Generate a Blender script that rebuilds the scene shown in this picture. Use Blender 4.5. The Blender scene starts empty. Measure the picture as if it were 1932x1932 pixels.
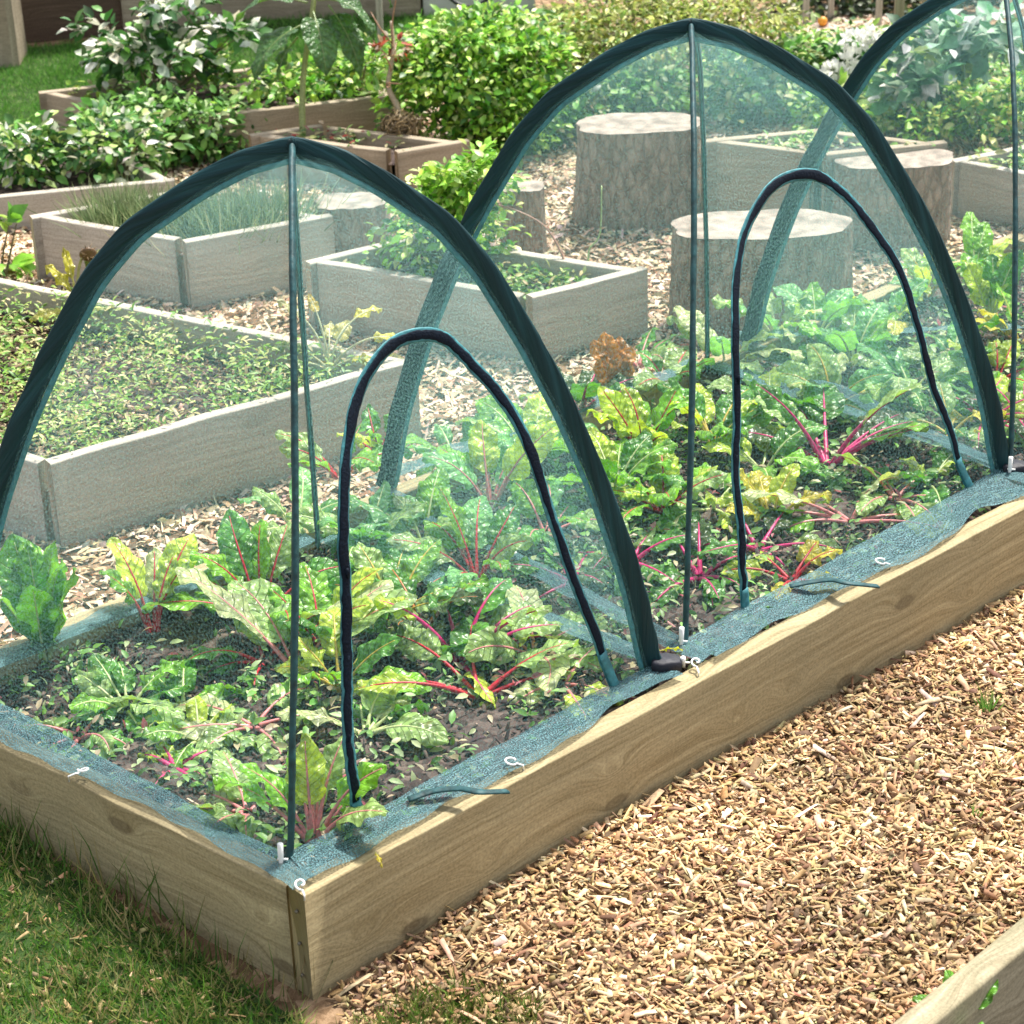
import bpy, math, random
import numpy as np
from mathutils import Vector, Matrix

rnd = random.Random(7)
nr = np.random.RandomState(11)
scene = bpy.context.scene
R_ = math.radians

# ------------------------------------------------------------------ camera
FP, PITCH, ROLL, YAW = 4200.0, 0.4532913, -0.0347549, 0.8087569
CAM = np.array([-2.0002, -2.6885, 2.3110])
_fw = np.array([math.cos(PITCH)*math.cos(YAW), math.cos(PITCH)*math.sin(YAW), -math.sin(PITCH)])
_rt = np.array([math.sin(YAW), -math.cos(YAW), 0.0])
_up = np.cross(_rt, _fw)
_r2 = _rt*math.cos(ROLL)+_up*math.sin(ROLL)
_u2 = -_rt*math.sin(ROLL)+_up*math.cos(ROLL)
cd = bpy.data.cameras.new('camera'); cam = bpy.data.objects.new('camera', cd)
scene.collection.objects.link(cam); scene.camera = cam
M4 = Matrix.Identity(4)
for i in range(3):
    M4[i][0] = _r2[i]; M4[i][1] = _u2[i]; M4[i][2] = -_fw[i]; M4[i][3] = CAM[i]
cam.matrix_world = M4
cd.sensor_width = 36; cd.lens = FP/1932*36; cd.clip_end = 500; cd.clip_start = 0.05
cd.dof.use_dof = True; cd.dof.focus_distance = 4.75; cd.dof.aperture_fstop = 9.0

# ------------------------------------------------------------------ world, sun, exposure
SUN_EL, SUN_AZ = R_(62), R_(14)      # azimuth counter-clockwise from +X
w = bpy.data.worlds.new('World'); scene.world = w; w.use_nodes = True
nt = w.node_tree; nt.nodes.clear()
sky = nt.nodes.new('ShaderNodeTexSky'); sky.sky_type = 'NISHITA'; sky.sun_disc = False
sky.sun_elevation = SUN_EL; sky.sun_rotation = R_(90)-SUN_AZ
sky.air_density = 1.0; sky.dust_density = 3.0
hsv = nt.nodes.new('ShaderNodeHueSaturation'); hsv.inputs['Saturation'].default_value = 0.35
bg = nt.nodes.new('ShaderNodeBackground'); bg.inputs['Strength'].default_value = 0.15
wo = nt.nodes.new('ShaderNodeOutputWorld')
nt.links.new(sky.outputs[0], hsv.inputs['Color']); nt.links.new(hsv.outputs[0], bg.inputs['Color'])
nt.links.new(bg.outputs[0], wo.inputs['Surface'])
sd = bpy.data.lights.new('sun', 'SUN'); sd.energy = 4.4; sd.angle = R_(6); sd.color = (1.0, 0.95, 0.86)
sun = bpy.data.objects.new('sun', sd); scene.collection.objects.link(sun)
sv = Vector((math.cos(SUN_EL)*math.cos(SUN_AZ), math.cos(SUN_EL)*math.sin(SUN_AZ), math.sin(SUN_EL)))
sun.rotation_euler = sv.to_track_quat('Z', 'Y').to_euler()
scene.view_settings.view_transform = 'Standard'; scene.view_settings.look = 'None'
scene.view_settings.exposure = 0.86; scene.view_settings.gamma = 1.0
scene.render.engine = 'CYCLES'
scene.cycles.transparent_max_bounces = 32; scene.cycles.max_bounces = 8
scene.render.resolution_x = 1024; scene.render.resolution_y = 1024

GZ = -0.21          # ground; the bed's board tops are z = 0

def at(u, v, z=GZ):
    """the point of the level z seen at (u, v) of the photograph (1932 wide)"""
    d = _fw + _r2*(u-966)/FP - _u2*(v-966)/FP
    return CAM + d*((z-CAM[2])/d[2])
def at_dist(u, v, P):
    """point on the ray through (u, v) at the depth of P"""
    d = _fw + _r2*(u-966)/FP - _u2*(v-966)/FP
    return CAM + d*float(np.dot(np.asarray(P)-CAM, _fw))

# ------------------------------------------------------------------ object helpers
def tag(o, label=None, cat=None, group=None, kind=None):
    if label: o['label'] = label
    if cat: o['category'] = cat
    if group: o['group'] = group
    if kind: o['kind'] = kind
    return o
def empty(name, loc, label, cat, group=None):
    o = bpy.data.objects.new(name, None); scene.collection.objects.link(o)
    o.location = Vector([float(x) for x in loc]); o.empty_display_size = 0.05
    return tag(o, label, cat, group)
def link(name, me, mat, parent=None, smooth=False):
    o = bpy.data.objects.new(name, me); scene.collection.objects.link(o)
    if mat: me.materials.append(mat)
    if smooth: me.polygons.foreach_set('use_smooth', [True]*len(me.polygons))
    if parent:
        o.parent = parent; o.location = -parent.location if parent.parent is None else (0, 0, 0)
    return o

class MB:
    def __init__(s): s.v = []; s.f = []; s.uv = []; s.c = []; s.usec = False
    def add(s, verts, faces, uvs=None, col=None):
        b = len(s.v); s.v += [tuple(map(float, p)) for p in verts]
        for i, f in enumerate(faces):
            s.f.append([b+k for k in f])
            s.uv.append(uvs[i] if uvs else [(0.0, 0.0)]*len(f))
        if col is not None: s.usec = True
        c = col if col is not None else (1, 1, 1)
        if isinstance(c, np.ndarray) and c.ndim == 2: s.c += [tuple(x) for x in c]
        else: s.c += [tuple(c)]*len(verts)
    def build(s, name, mat, parent=None, smooth=True):
        me = bpy.data.meshes.new(name); me.from_pydata(s.v, [], s.f)
        uvl = me.uv_layers.new(name='UVMap')
        flat = [c for f in s.uv for p in f for c in p]
        uvl.data.foreach_set('uv', flat)
        if s.usec:
            a = me.color_attributes.new('Col', 'FLOAT_COLOR', 'POINT')
            a.data.foreach_set('color', [x for c in s.c for x in (c[0], c[1], c[2], 1.0)])
        me.update()
        return link(name, me, mat, parent, smooth)

def grid_faces(nu, nv):
    return [(i*nv+j, (i+1)*nv+j, (i+1)*nv+j+1, i*nv+j+1) for i in range(nu-1) for j in range(nv-1)]
def add_grid(mb, P, uv, col=None):
    """P (nu, nv, 3), uv (nu, nv, 2)"""
    nu, nv = P.shape[:2]; F = grid_faces(nu, nv); U = uv.reshape(-1, 2)
    mb.add(P.reshape(-1, 3), F, [[tuple(U[k]) for k in f] for f in F], col)
def frames(P):
    T = np.gradient(P, axis=0); T /= np.linalg.norm(T, axis=1)[:, None]+1e-12
    return T
def add_tube(mb, P, r, n=8, col=None, ref=(0, 0, 1), flat=1.0, cap=True):
    P = np.asarray(P, float); r = np.broadcast_to(np.asarray(r, float), (len(P),))
    T = frames(P); ref = np.asarray(ref, float); V = []
    S = np.cross(T, ref); bad = np.linalg.norm(S, axis=1) < 1e-3; S[bad] = np.cross(T[bad], (1, .3, 0))
    S /= np.linalg.norm(S, axis=1)[:, None]; N = np.cross(S, T)
    for k in range(n):
        a = 2*math.pi*k/n
        V.append(P+S*(r*math.cos(a))[:, None]+N*(r*flat*math.sin(a))[:, None])
    V = np.stack(V, 1); m = len(P)
    F = [(i*n+k, i*n+(k+1) % n, (i+1)*n+(k+1) % n, (i+1)*n+k) for i in range(m-1) for k in range(n)]
    U = [[(k/n, i/m), ((k+1)/n, i/m), ((k+1)/n, (i+1)/m), (k/n, (i+1)/m)] for i in range(m-1) for k in range(n)]
    if cap:
        F += [tuple(range(n-1, -1, -1)), tuple((m-1)*n+k for k in range(n))]; U += [[(0, 0)]*n]*2
    mb.add(V.reshape(-1, 3), F, U, col)

def board(mb, A, B, z0, z1, th, side, jag=0.0015, bev=0.004, seed=0, uoff=None):
    """plank whose outer top edge runs A->B; thickness goes to 'side' (unit xy vector)"""
    A = np.array([A[0], A[1], 0.]); B = np.array([B[0], B[1], 0.]); L = np.linalg.norm(B-A)
    d = (B-A)/L; s = np.array([side[0], side[1], 0.]); n = max(2, int(L/0.05))
    rs = np.random.RandomState(seed); uo = rs.uniform(0, 20) if uoff is None else uoff
    h = z1-z0
    ts = np.linspace(0, 1, n+1); V = []
    wob = np.interp(ts*L, np.arange(0, L+.3, .15), rs.normal(0, 1, len(np.arange(0, L+.3, .15))))*jag
    prof = [(0, z0), (0, z1-bev), (bev*.3, z1-bev*.3), (bev, z1), (th-bev, z1), (th-bev*.3, z1-bev*.3), (th, z1-bev), (th, z0)]
    vc = [0, h-bev, h-bev*.3, h, h+th-bev, h+th, h+th, 2*h+th]
    for i, t in enumerate(ts):
        for (a, z) in prof:
            top = 1 if z > z0 else 0
            V.append(A+d*t*L+s*a+np.array([0, 0, z+wob[i]*top])+s*wob[i]*.6)
    k = len(prof); F = []; U = []
    for i in range(n):
        for j in range(k-1):
            F.append((i*k+j, (i+1)*k+j, (i+1)*k+j+1, i*k+j+1))
            u0, u1 = uo+ts[i]*L, uo+ts[i+1]*L
            U.append([(u0, vc[j]), (u1, vc[j]), (u1, vc[j+1]), (u0, vc[j+1])])
    F.append(tuple(range(k-1, -1, -1))); U.append([(uo+prof[j][0]*.2, vc[j] % h + 3) for j in range(k-1, -1, -1)])
    F.append(tuple(n*k+j for j in range(k))); U.append([(uo+prof[j][0]*.2, vc[j] % h + 3) for j in range(k)])
    mb.add(V, F, U)

def scatter_mesh(name, tv, tf, Rm, P, col, mat, parent=None, smooth=False):
    """one mesh of many small instances; tf are triangles"""
    tv = np.asarray(tv, float); tf = np.asarray(tf, int); N = len(P); n = len(tv); m = len(tf)
    V = np.einsum('nij,kj->nki', Rm, tv)+P[:, None, :]
    F = (tf[None]+(np.arange(N)*n)[:, None, None]).reshape(-1)
    me = bpy.data.meshes.new(name)
    me.vertices.add(N*n); me.vertices.foreach_set('co', V.reshape(-1).astype('f4'))
    me.loops.add(len(F)); me.loops.foreach_set('vertex_index', F.astype('i4'))
    me.polygons.add(N*m); me.polygons.foreach_set('loop_start', (np.arange(N*m)*3).astype('i4'))
    try: me.polygons.foreach_set('loop_total', np.full(N*m, 3, 'i4'))
    except Exception: pass
    a = me.color_attributes.new('Col', 'FLOAT_COLOR', 'POINT')
    C = np.ones((N, n, 4), 'f4'); C[:, :, :3] = col[:, None, :]
    a.data.foreach_set('color', C.reshape(-1))
    me.update(calc_edges=True); me.validate()
    return link(name, me, mat, parent, smooth)

def rotmats(dirv, roll, sx, sy, sz, upbias=None):
    """columns: x side, y along dir, z normal, scaled"""
    d = dirv/np.linalg.norm(dirv, axis=1)[:, None]
    up = np.tile(np.array([0, 0, 1.]), (len(d), 1))
    s = np.cross(d, up); nn = np.linalg.norm(s, axis=1)[:, None]; s = np.where(nn > 1e-3, s/np.maximum(nn, 1e-6), np.array([1., 0, 0]))
    n = np.cross(s, d)
    c, si = np.cos(roll)[:, None], np.sin(roll)[:, None]
    s2 = s*c+n*si; n2 = -s*si+n*c
    return np.stack([s2*np.reshape(sx, (-1, 1)), d*np.reshape(sy, (-1, 1)), n2*np.reshape(sz, (-1, 1))], 2)

LEAF_V = [(0, 0, 0), (-.25, .26, .06), (0, .33, 0), (.25, .26, .06), (-.27, .62, .03), (0, .7, -.05), (.27, .62, .03), (0, 1.02, -.16)]
LEAF_F = [(0, 2, 1), (0, 3, 2), (1, 2, 5), (1, 5, 4), (2, 3, 6), (2, 6, 5), (4, 5, 7), (5, 6, 7)]
BLADE_V = [(-.5, 0, 0), (.5, 0, 0), (-.35, .55, .08), (.35, .55, .08), (0, 1, .34)]
BLADE_F = [(0, 1, 3), (0, 3, 2), (2, 3, 4)]
CHIP_V = [(-.5, -.5, .0), (.5, -.42, 0), (.42, .0, .3), (-.5, .05, .3), (.3, .5, 0), (-.4, .45, .05),
          (-.45, -.45, 1), (.4, -.4, .9), (.38, .0, 1.3), (-.42, .05, 1.25), (.25, .45, .8), (-.3, .42, 1)]
CHIP_F = [(6, 7, 8), (6, 8, 9), (9, 8, 10), (9, 10, 11), (0, 1, 7), (0, 7, 6), (1, 2, 8), (1, 8, 7), (2, 4, 10), (2, 10, 8),
          (4, 5, 11), (4, 11, 10), (5, 3, 9), (5, 9, 11), (3, 0, 6), (3, 6, 9)]
CHIP_F = [tuple(f) for f in CHIP_F]

# ------------------------------------------------------------------ materials
def newmat(name):
    m = bpy.data.materials.new(name); m.use_nodes = True; n = m.node_tree; n.nodes.clear()
    out = n.nodes.new('ShaderNodeOutputMaterial'); return m, n, out
def N(n, t, **k):
    o = n.nodes.new(t)
    for a, b in k.items():
        if a in o.inputs: o.inputs[a].default_value = b
        else: setattr(o, a, b)
    return o
def ramp(n, fac, stops):
    r = n.nodes.new('ShaderNodeValToRGB'); cr = r.color_ramp
    while len(cr.elements) > 1: cr.elements.remove(cr.elements[0])
    cr.elements[0].position = stops[0][0]; cr.elements[0].color = (*stops[0][1], 1)
    for p, c in stops[1:]:
        e = cr.elements.new(p); e.color = (*c, 1)
    n.links.new(fac, r.inputs[0]); return r.outputs[0]
def mixc(n, f, a, b, mode='MIX'):
    m = n.nodes.new('ShaderNodeMix'); m.data_type = 'RGBA'; m.blend_type = mode
    for inp, x in ((m.inputs[0], f), (m.inputs[6], a), (m.inputs[7], b)):
        if hasattr(x, 'links') or hasattr(x, 'is_linked'): n.links.new(x, inp)
        else: inp.default_value = x if not isinstance(x, tuple) else (*x, 1)[:4]
    return m.outputs[2]
def mth(n, op, a, b=None, c=None, clamp=False):
    m = n.nodes.new('ShaderNodeMath'); m.operation = op; m.use_clamp = clamp
    for i, x in enumerate((a, b, c)):
        if x is None: continue
        if hasattr(x, 'is_linked'): n.links.new(x, m.inputs[i])
        else: m.inputs[i].default_value = x
    return m.outputs[0]

def simple(name, col, rough=.5, spec=.5, noise=0.0, nscale=30, bump=0.0, metal=0.0):
    m, n, out = newmat(name); b = N(n, 'ShaderNodeBsdfPrincipled', Roughness=rough, Metallic=metal)
    b.inputs['Specular IOR Level'].default_value = spec
    tc = n.nodes.new('ShaderNodeTexCoord')
    if noise:
        t = N(n, 'ShaderNodeTexNoise', Scale=nscale, Detail=4.0); n.links.new(tc.outputs['Object'], t.inputs['Vector'])
        c = ramp(n, t.outputs[0], [(.3, tuple(x*(1-noise) for x in col)), (.7, tuple(min(1, x*(1+noise)) for x in col))])
        n.links.new(c, b.inputs['Base Color'])
        if bump:
            bp = N(n, 'ShaderNodeBump', Strength=bump, Distance=.01); n.links.new(t.outputs[0], bp.inputs['Height']); n.links.new(bp.outputs[0], b.inputs['Normal'])
    else: b.inputs['Base Color'].default_value = (*col, 1)
    n.links.new(b.outputs[0], out.inputs[0]); return m

def wood(name, c0, c1, dark, stain=None, knots=1.0, rough=.75):
    m, n, out = newmat(name); uv = n.nodes.new('ShaderNodeUVMap'); b = N(n, 'ShaderNodeBsdfPrincipled', Roughness=rough)
    b.inputs['Specular IOR Level'].default_value = .25
    # knots: warped rings round sparse cells
    mp = N(n, 'ShaderNodeMapping'); mp.inputs['Scale'].default_value = (3.1, 7.5, 1); n.links.new(uv.outputs[0], mp.inputs[0])
    vo = N(n, 'ShaderNodeTexVoronoi', Scale=1.0, Randomness=1.0, voronoi_dimensions='2D'); n.links.new(mp.outputs[0], vo.inputs['Vector'])
    kd = vo.outputs['Distance']
    near = mth(n, 'MULTIPLY', mth(n, 'SUBTRACT', .42, kd, clamp=True), 2.4)
    near = mth(n, 'POWER', near, 2.0)
    big = N(n, 'ShaderNodeTexNoise', Scale=1.0, Detail=3.0); mb_ = N(n, 'ShaderNodeMapping'); mb_.inputs['Scale'].default_value = (1.6, 5, 1)
    n.links.new(uv.outputs[0], mb_.inputs[0]); n.links.new(mb_.outputs[0], big.inputs['Vector'])
    sx = n.nodes.new('ShaderNodeSeparateXYZ'); n.links.new(uv.outputs[0], sx.inputs[0])
    vv = mth(n, 'ADD', sx.outputs[1], mth(n, 'MULTIPLY', big.outputs[0], .055))
    vv = mth(n, 'ADD', vv, mth(n, 'MULTIPLY', near, .05*knots))
    cx = n.nodes.new('ShaderNodeCombineXYZ'); n.links.new(mth(n, 'MULTIPLY', sx.outputs[0], 2.5), cx.inputs[0]); n.links.new(mth(n, 'MULTIPLY', vv, 75), cx.inputs[1])
    g = N(n, 'ShaderNodeTexNoise', Scale=1.0, Detail=5.0, Roughness=.6); n.links.new(cx.outputs[0], g.inputs['Vector'])
    cx2 = n.nodes.new('ShaderNodeCombineXYZ'); n.links.new(mth(n, 'MULTIPLY', sx.outputs[0], 14), cx2.inputs[0]); n.links.new(mth(n, 'MULTIPLY', vv, 420), cx2.inputs[1])
    g2 = N(n, 'ShaderNodeTexNoise', Scale=1.0, Detail=3.0); n.links.new(cx2.outputs[0], g2.inputs['Vector'])
    gg = mth(n, 'ADD', mth(n, 'MULTIPLY', g.outputs[0], .72), mth(n, 'MULTIPLY', g2.outputs[0], .28))
    col = ramp(n, gg, [(.36, c0), (.52, tuple((a+b_)/2 for a, b_ in zip(c0, c1))), (.66, c1)])
    kn = ramp(n, kd, [(.0, (1, 1, 1)), (.05, (.75, .75, .75)), (.085, (1, 1, 1)), (.13, (0, 0, 0))])
    gate = ramp(n, vo.outputs['Color'], [(.55, (0, 0, 0)), (.6, (1, 1, 1))])
    kf = mth(n, 'MULTIPLY', mth(n, 'MULTIPLY', kn, gate), .65*knots)
    col = mixc(n, kf, col, dark)
    if stain:
        st = N(n, 'ShaderNodeTexNoise', Scale=3.0, Detail=6.0, Roughness=.65); n.links.new(uv.outputs[0], st.inputs['Vector'])
        sf = ramp(n, st.outputs[0], [(.45, (0, 0, 0)), (.7, (1, 1, 1))])
        col = mixc(n, mth(n, 'MULTIPLY', sf, .55), col, stain)
    sp = N(n, 'ShaderNodeTexNoise', Scale=160.0, Detail=2.0); n.links.new(uv.outputs[0], sp.inputs['Vector'])
    col = mixc(n, .35, col, ramp(n, sp.outputs[0], [(.35, (.35, .35, .35)), (.6, (1, 1, 1))]), 'MULTIPLY')
    n.links.new(col, b.inputs['Base Color'])
    bp = N(n, 'ShaderNodeBump', Strength=.35, Distance=.004); n.links.new(gg, bp.inputs['Height']); n.links.new(bp.outputs[0], b.inputs['Normal'])
    n.links.new(b.outputs[0], out.inputs[0]); return m

def colmat(name, rough=.6, trans=0.0, spec=.4, noise=.25, nscale=60, bump=0.0):
    """colour from the Col attribute (each piece's own colour), mottled"""
    m, n, out = newmat(name); a = N(n, 'ShaderNodeVertexColor'); a.layer_name = 'Col'
    b = N(n, 'ShaderNodeBsdfPrincipled', Roughness=rough); b.inputs['Specular IOR Level'].default_value = spec
    tc = n.nodes.new('ShaderNodeTexCoord'); t = N(n, 'ShaderNodeTexNoise', Scale=nscale, Detail=3.0); n.links.new(tc.outputs['Object'], t.inputs['Vector'])
    c = mixc(n, 1.0, a.outputs[0], ramp(n, t.outputs[0], [(.3, (1-noise,)*3), (.7, (1+noise,)*3)]), 'MULTIPLY')
    n.links.new(c, b.inputs['Base Color'])
    if bump:
        bp = N(n, 'ShaderNodeBump', Strength=bump, Distance=.003); n.links.new(t.outputs[0], bp.inputs['Height']); n.links.new(bp.outputs[0], b.inputs['Normal'])
    if trans:
        tr = N(n, 'ShaderNodeBsdfTranslucent'); n.links.new(c, tr.inputs[0]); mx = N(n, 'ShaderNodeMixShader'); mx.inputs[0].default_value = trans
        n.links.new(b.outputs[0], mx.inputs[1]); n.links.new(tr.outputs[0], mx.inputs[2]); n.links.new(mx.outputs[0], out.inputs[0])
    else: n.links.new(b.outputs[0], out.inputs[0])
    return m

def chardmat():
    m, n, out = newmat('chard_leaf'); a = N(n, 'ShaderNodeVertexColor'); a.layer_name = 'Col'
    b = N(n, 'ShaderNodeBsdfPrincipled', Roughness=.34); b.inputs['Specular IOR Level'].default_value = .6
    uv = n.nodes.new('ShaderNodeUVMap'); sx = n.nodes.new('ShaderNodeSeparateXYZ'); n.links.new(uv.outputs[0], sx.inputs[0])
    au = mth(n, 'ABSOLUTE', mth(n, 'SUBTRACT', mth(n, 'MULTIPLY', sx.outputs[0], 2), 1))
    tc = n.nodes.new('ShaderNodeTexCoord')
    t = N(n, 'ShaderNodeTexNoise', Scale=38.0, Detail=4.0, Roughness=.6); n.links.new(tc.outputs['Object'], t.inputs['Vector'])
    ph = mth(n, 'SUBTRACT', mth(n, 'MULTIPLY', sx.outputs[1], 8), mth(n, 'MULTIPLY', au, 1.7))
    ph = mth(n, 'ADD', ph, mth(n, 'MULTIPLY', t.outputs[0], .5))
    tri = mth(n, 'PINGPONG', ph, .5)
    vein = ramp(n, tri, [(.0, (1, 1, 1)), (.07, (0, 0, 0))])
    light = mixc(n, .5, a.outputs[0], (.42, .52, .2))
    c = mixc(n, mth(n, 'MULTIPLY', vein, .55), a.outputs[0], light)
    c = mixc(n, 1.0, c, ramp(n, t.outputs[0], [(.3, (.5, .5, .5)), (.7, (1.35, 1.35, 1.2))]), 'MULTIPLY')
    # brown nibbled spots
    t2 = N(n, 'ShaderNodeTexNoise', Scale=17.0, Detail=5.0, Roughness=.7); n.links.new(tc.outputs['Object'], t2.inputs['Vector'])
    c = mixc(n, mth(n, 'MULTIPLY', ramp(n, t2.outputs[0], [(.64, (0, 0, 0)), (.72, (1, 1, 1))]), .6), c, (.22, .16, .06))
    n.links.new(c, b.inputs['Base Color'])
    vo = N(n, 'ShaderNodeTexVoronoi', Scale=70.0, feature='SMOOTH_F1'); n.links.new(tc.outputs['Object'], vo.inputs['Vector'])
    hgt = mth(n, 'SUBTRACT', mth(n, 'MULTIPLY', vo.outputs['Distance'], -1), mth(n, 'MULTIPLY', vein, .35))
    bp = N(n, 'ShaderNodeBump', Strength=1.0, Distance=.011); n.links.new(hgt, bp.inputs['Height']); n.links.new(bp.outputs[0], b.inputs['Normal'])
    tr = N(n, 'ShaderNodeBsdfTranslucent'); n.links.new(mixc(n, 1.0, c, (1.3, 1.35, .5), 'MULTIPLY'), tr.inputs[0])
    mx = N(n, 'ShaderNodeMixShader'); mx.inputs[0].default_value = .38
    n.links.new(b.outputs[0], mx.inputs[1]); n.links.new(tr.outputs[0], mx.inputs[2]); n.links.new(mx.outputs[0], out.inputs[0]); return m

def netmat(name, col, base, edge, scale, pale=None):
    """woven mesh: part thread, part hole; threads fill the view at grazing angles"""
    m, n, out = newmat(name); uv = n.nodes.new('ShaderNodeUVMap')
    lw = N(n, 'ShaderNodeLayerWeight', Blend=.35)
    mp = N(n, 'ShaderNodeMapping'); mp.inputs['Scale'].default_value = (scale, scale, 1); n.links.new(uv.outputs[0], mp.inputs[0])
    w1 = N(n, 'ShaderNodeTexNoise', Scale=1.0, Detail=2.0); n.links.new(mp.outputs[0], w1.inputs['Vector'])
    big = N(n, 'ShaderNodeTexNoise', Scale=2.2, Detail=3.0); n.links.new(uv.outputs[0], big.inputs['Vector'])
    dens = mth(n, 'ADD', base, mth(n, 'MULTIPLY', lw.outputs['Facing'], edge))
    th = mth(n, 'MULTIPLY', dens, ramp(n, w1.outputs[0], [(.38, (.1, .1, .1)), (.5, (.9, .9, .9)), (.62, (2.2, 2.2, 2.2))]))
    th = mth(n, 'MULTIPLY', th, mth(n, 'ADD', .55, mth(n, 'MULTIPLY', big.outputs[0], .9)), clamp=True)
    d = N(n, 'ShaderNodeBsdfDiffuse', Color=(*col, 1)); t2 = N(n, 'ShaderNodeBsdfTranslucent', Color=(*col, 1))
    mx0 = N(n, 'ShaderNodeMixShader'); mx0.inputs[0].default_value = .45; n.links.new(d.outputs[0], mx0.inputs[1]); n.links.new(t2.outputs[0], mx0.inputs[2])
    tp = N(n, 'ShaderNodeBsdfTransparent'); mx = N(n, 'ShaderNodeMixShader')
    n.links.new(th, mx.inputs[0]); n.links.new(tp.outputs[0], mx.inputs[1]); n.links.new(mx0.outputs[0], mx.inputs[2]); n.links.new(mx.outputs[0], out.inputs[0])
    return m

def skirtmat():
    m, n, out = newmat('skirt_mesh'); uv = n.nodes.new('ShaderNodeUVMap')
    a = N(n, 'ShaderNodeTexNoise', Scale=300.0, Detail=2.0, Roughness=.7); n.links.new(uv.outputs[0], a.inputs['Vector'])
    mp = N(n, 'ShaderNodeMapping'); mp.inputs['Scale'].default_value = (25, 190, 1); n.links.new(uv.outputs[0], mp.inputs[0])
    c = N(n, 'ShaderNodeTexNoise', Scale=1.0, Detail=3.0); n.links.new(mp.outputs[0], c.inputs['Vector'])
    f = mth(n, 'ADD', mth(n, 'MULTIPLY', a.outputs[0], .65), mth(n, 'MULTIPLY', c.outputs[0], .35))
    col = ramp(n, f, [(.38, (.008, .032, .04)), (.5, (.04, .11, .125)), (.63, (.14, .26, .28))])
    b = N(n, 'ShaderNodeBsdfPrincipled', Roughness=.7); b.inputs['Specular IOR Level'].default_value = .3; n.links.new(col, b.inputs['Base Color'])
    bp = N(n, 'ShaderNodeBump', Strength=.5, Distance=.003); n.links.new(f, bp.inputs['Height']); n.links.new(bp.outputs[0], b.inputs['Normal'])
    tp = N(n, 'ShaderNodeBsdfTransparent'); mx = N(n, 'ShaderNodeMixShader'); n.links.new(ramp(n, a.outputs[0], [(.40, (.25, .25, .25)), (.56, (1, 1, 1))]), mx.inputs[0])
    n.links.new(tp.outputs[0], mx.inputs[1]); n.links.new(b.outputs[0], mx.inputs[2]); n.links.new(mx.outputs[0], out.inputs[0]); return m

def groundmat(name, cols, scale=60):
    m, n, out = newmat(name); tc = n.nodes.new('ShaderNodeTexCoord'); b = N(n, 'ShaderNodeBsdfPrincipled', Roughness=.9)
    b.inputs['Specular IOR Level'].default_value = .15
    t = N(n, 'ShaderNodeTexNoise', Scale=scale, Detail=6.0, Roughness=.7); n.links.new(tc.outputs['Object'], t.inputs['Vector'])
    v = N(n, 'ShaderNodeTexVoronoi', Scale=scale*1.2); n.links.new(tc.outputs['Object'], v.inputs['Vector'])
    f = mth(n, 'ADD', mth(n, 'MULTIPLY', t.outputs[0], .6), mth(n, 'MULTIPLY', v.outputs['Color'], .4))
    n.links.new(ramp(n, f, [(.25, cols[0]), (.5, cols[1]), (.72, cols[2])]), b.inputs['Base Color'])
    bp = N(n, 'ShaderNodeBump', Strength=.7, Distance=.015); n.links.new(f, bp.inputs['Height']); n.links.new(bp.outputs[0], b.inputs['Normal'])
    n.links.new(b.outputs[0], out.inputs[0]); return m

def barkmat():
    m, n, out = newmat('bark'); tc = n.nodes.new('ShaderNodeTexCoord'); b = N(n, 'ShaderNodeBsdfPrincipled', Roughness=.9)
    mp = N(n, 'ShaderNodeMapping'); mp.inputs['Scale'].default_value = (34, 34, 15); n.links.new(tc.outputs['Object'], mp.inputs[0])
    t = N(n, 'ShaderNodeTexNoise', Scale=1.0, Detail=6.0, Roughness=.7); n.links.new(mp.outputs[0], t.inputs['Vector'])
    v = N(n, 'ShaderNodeTexVoronoi', Scale=1.0, feature='DISTANCE_TO_EDGE'); n.links.new(mp.outputs[0], v.inputs['Vector'])
    f = mth(n, 'MULTIPLY', t.outputs[0], ramp(n, v.outputs[0], [(0, (.7, .7, .7)), (.2, (1, 1, 1))]))
    n.links.new(ramp(n, f, [(.15, (.05, .034, .025)), (.38, (.22, .155, .11)), (.6, (.42, .33, .26))]), b.inputs['Base Color'])
    bp = N(n, 'ShaderNodeBump', Strength=1.0, Distance=.02); n.links.new(f, bp.inputs['Height']); n.links.new(bp.outputs[0], b.inputs['Normal'])
    n.links.new(b.outputs[0], out.inputs[0]); return m
M = {}
M['pine'] = wood('pine_board', (.26, .205, .105), (.51, .425, .25), (.08, .05, .025), knots=1.0, stain=(.27, .235, .14))
M['grey_wood'] = wood('weathered_board', (.36, .325, .27), (.58, .53, .455), (.16, .13, .10), stain=(.34, .32, .26), knots=.5)
M['brown_wood'] = wood('brown_board', (.29, .235, .165), (.48, .40, .30), (.10, .07, .04), stain=(.2, .165, .11), knots=.6)
M['old_pine'] = wood('old_pine_board', (.24, .20, .12), (.47, .41, .28), (.08, .05, .03), stain=(.13, .14, .07), knots=1.0)
M['bark'] = barkmat()
M['cut_wood'] = simple('cut_wood', (.30, .25, .205), .85, .2, .4, 22, .6)
M['net'] = netmat('net_mesh', (.37, .74, .75), .043, .165, 160)
M['skirt'] = skirtmat()
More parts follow.
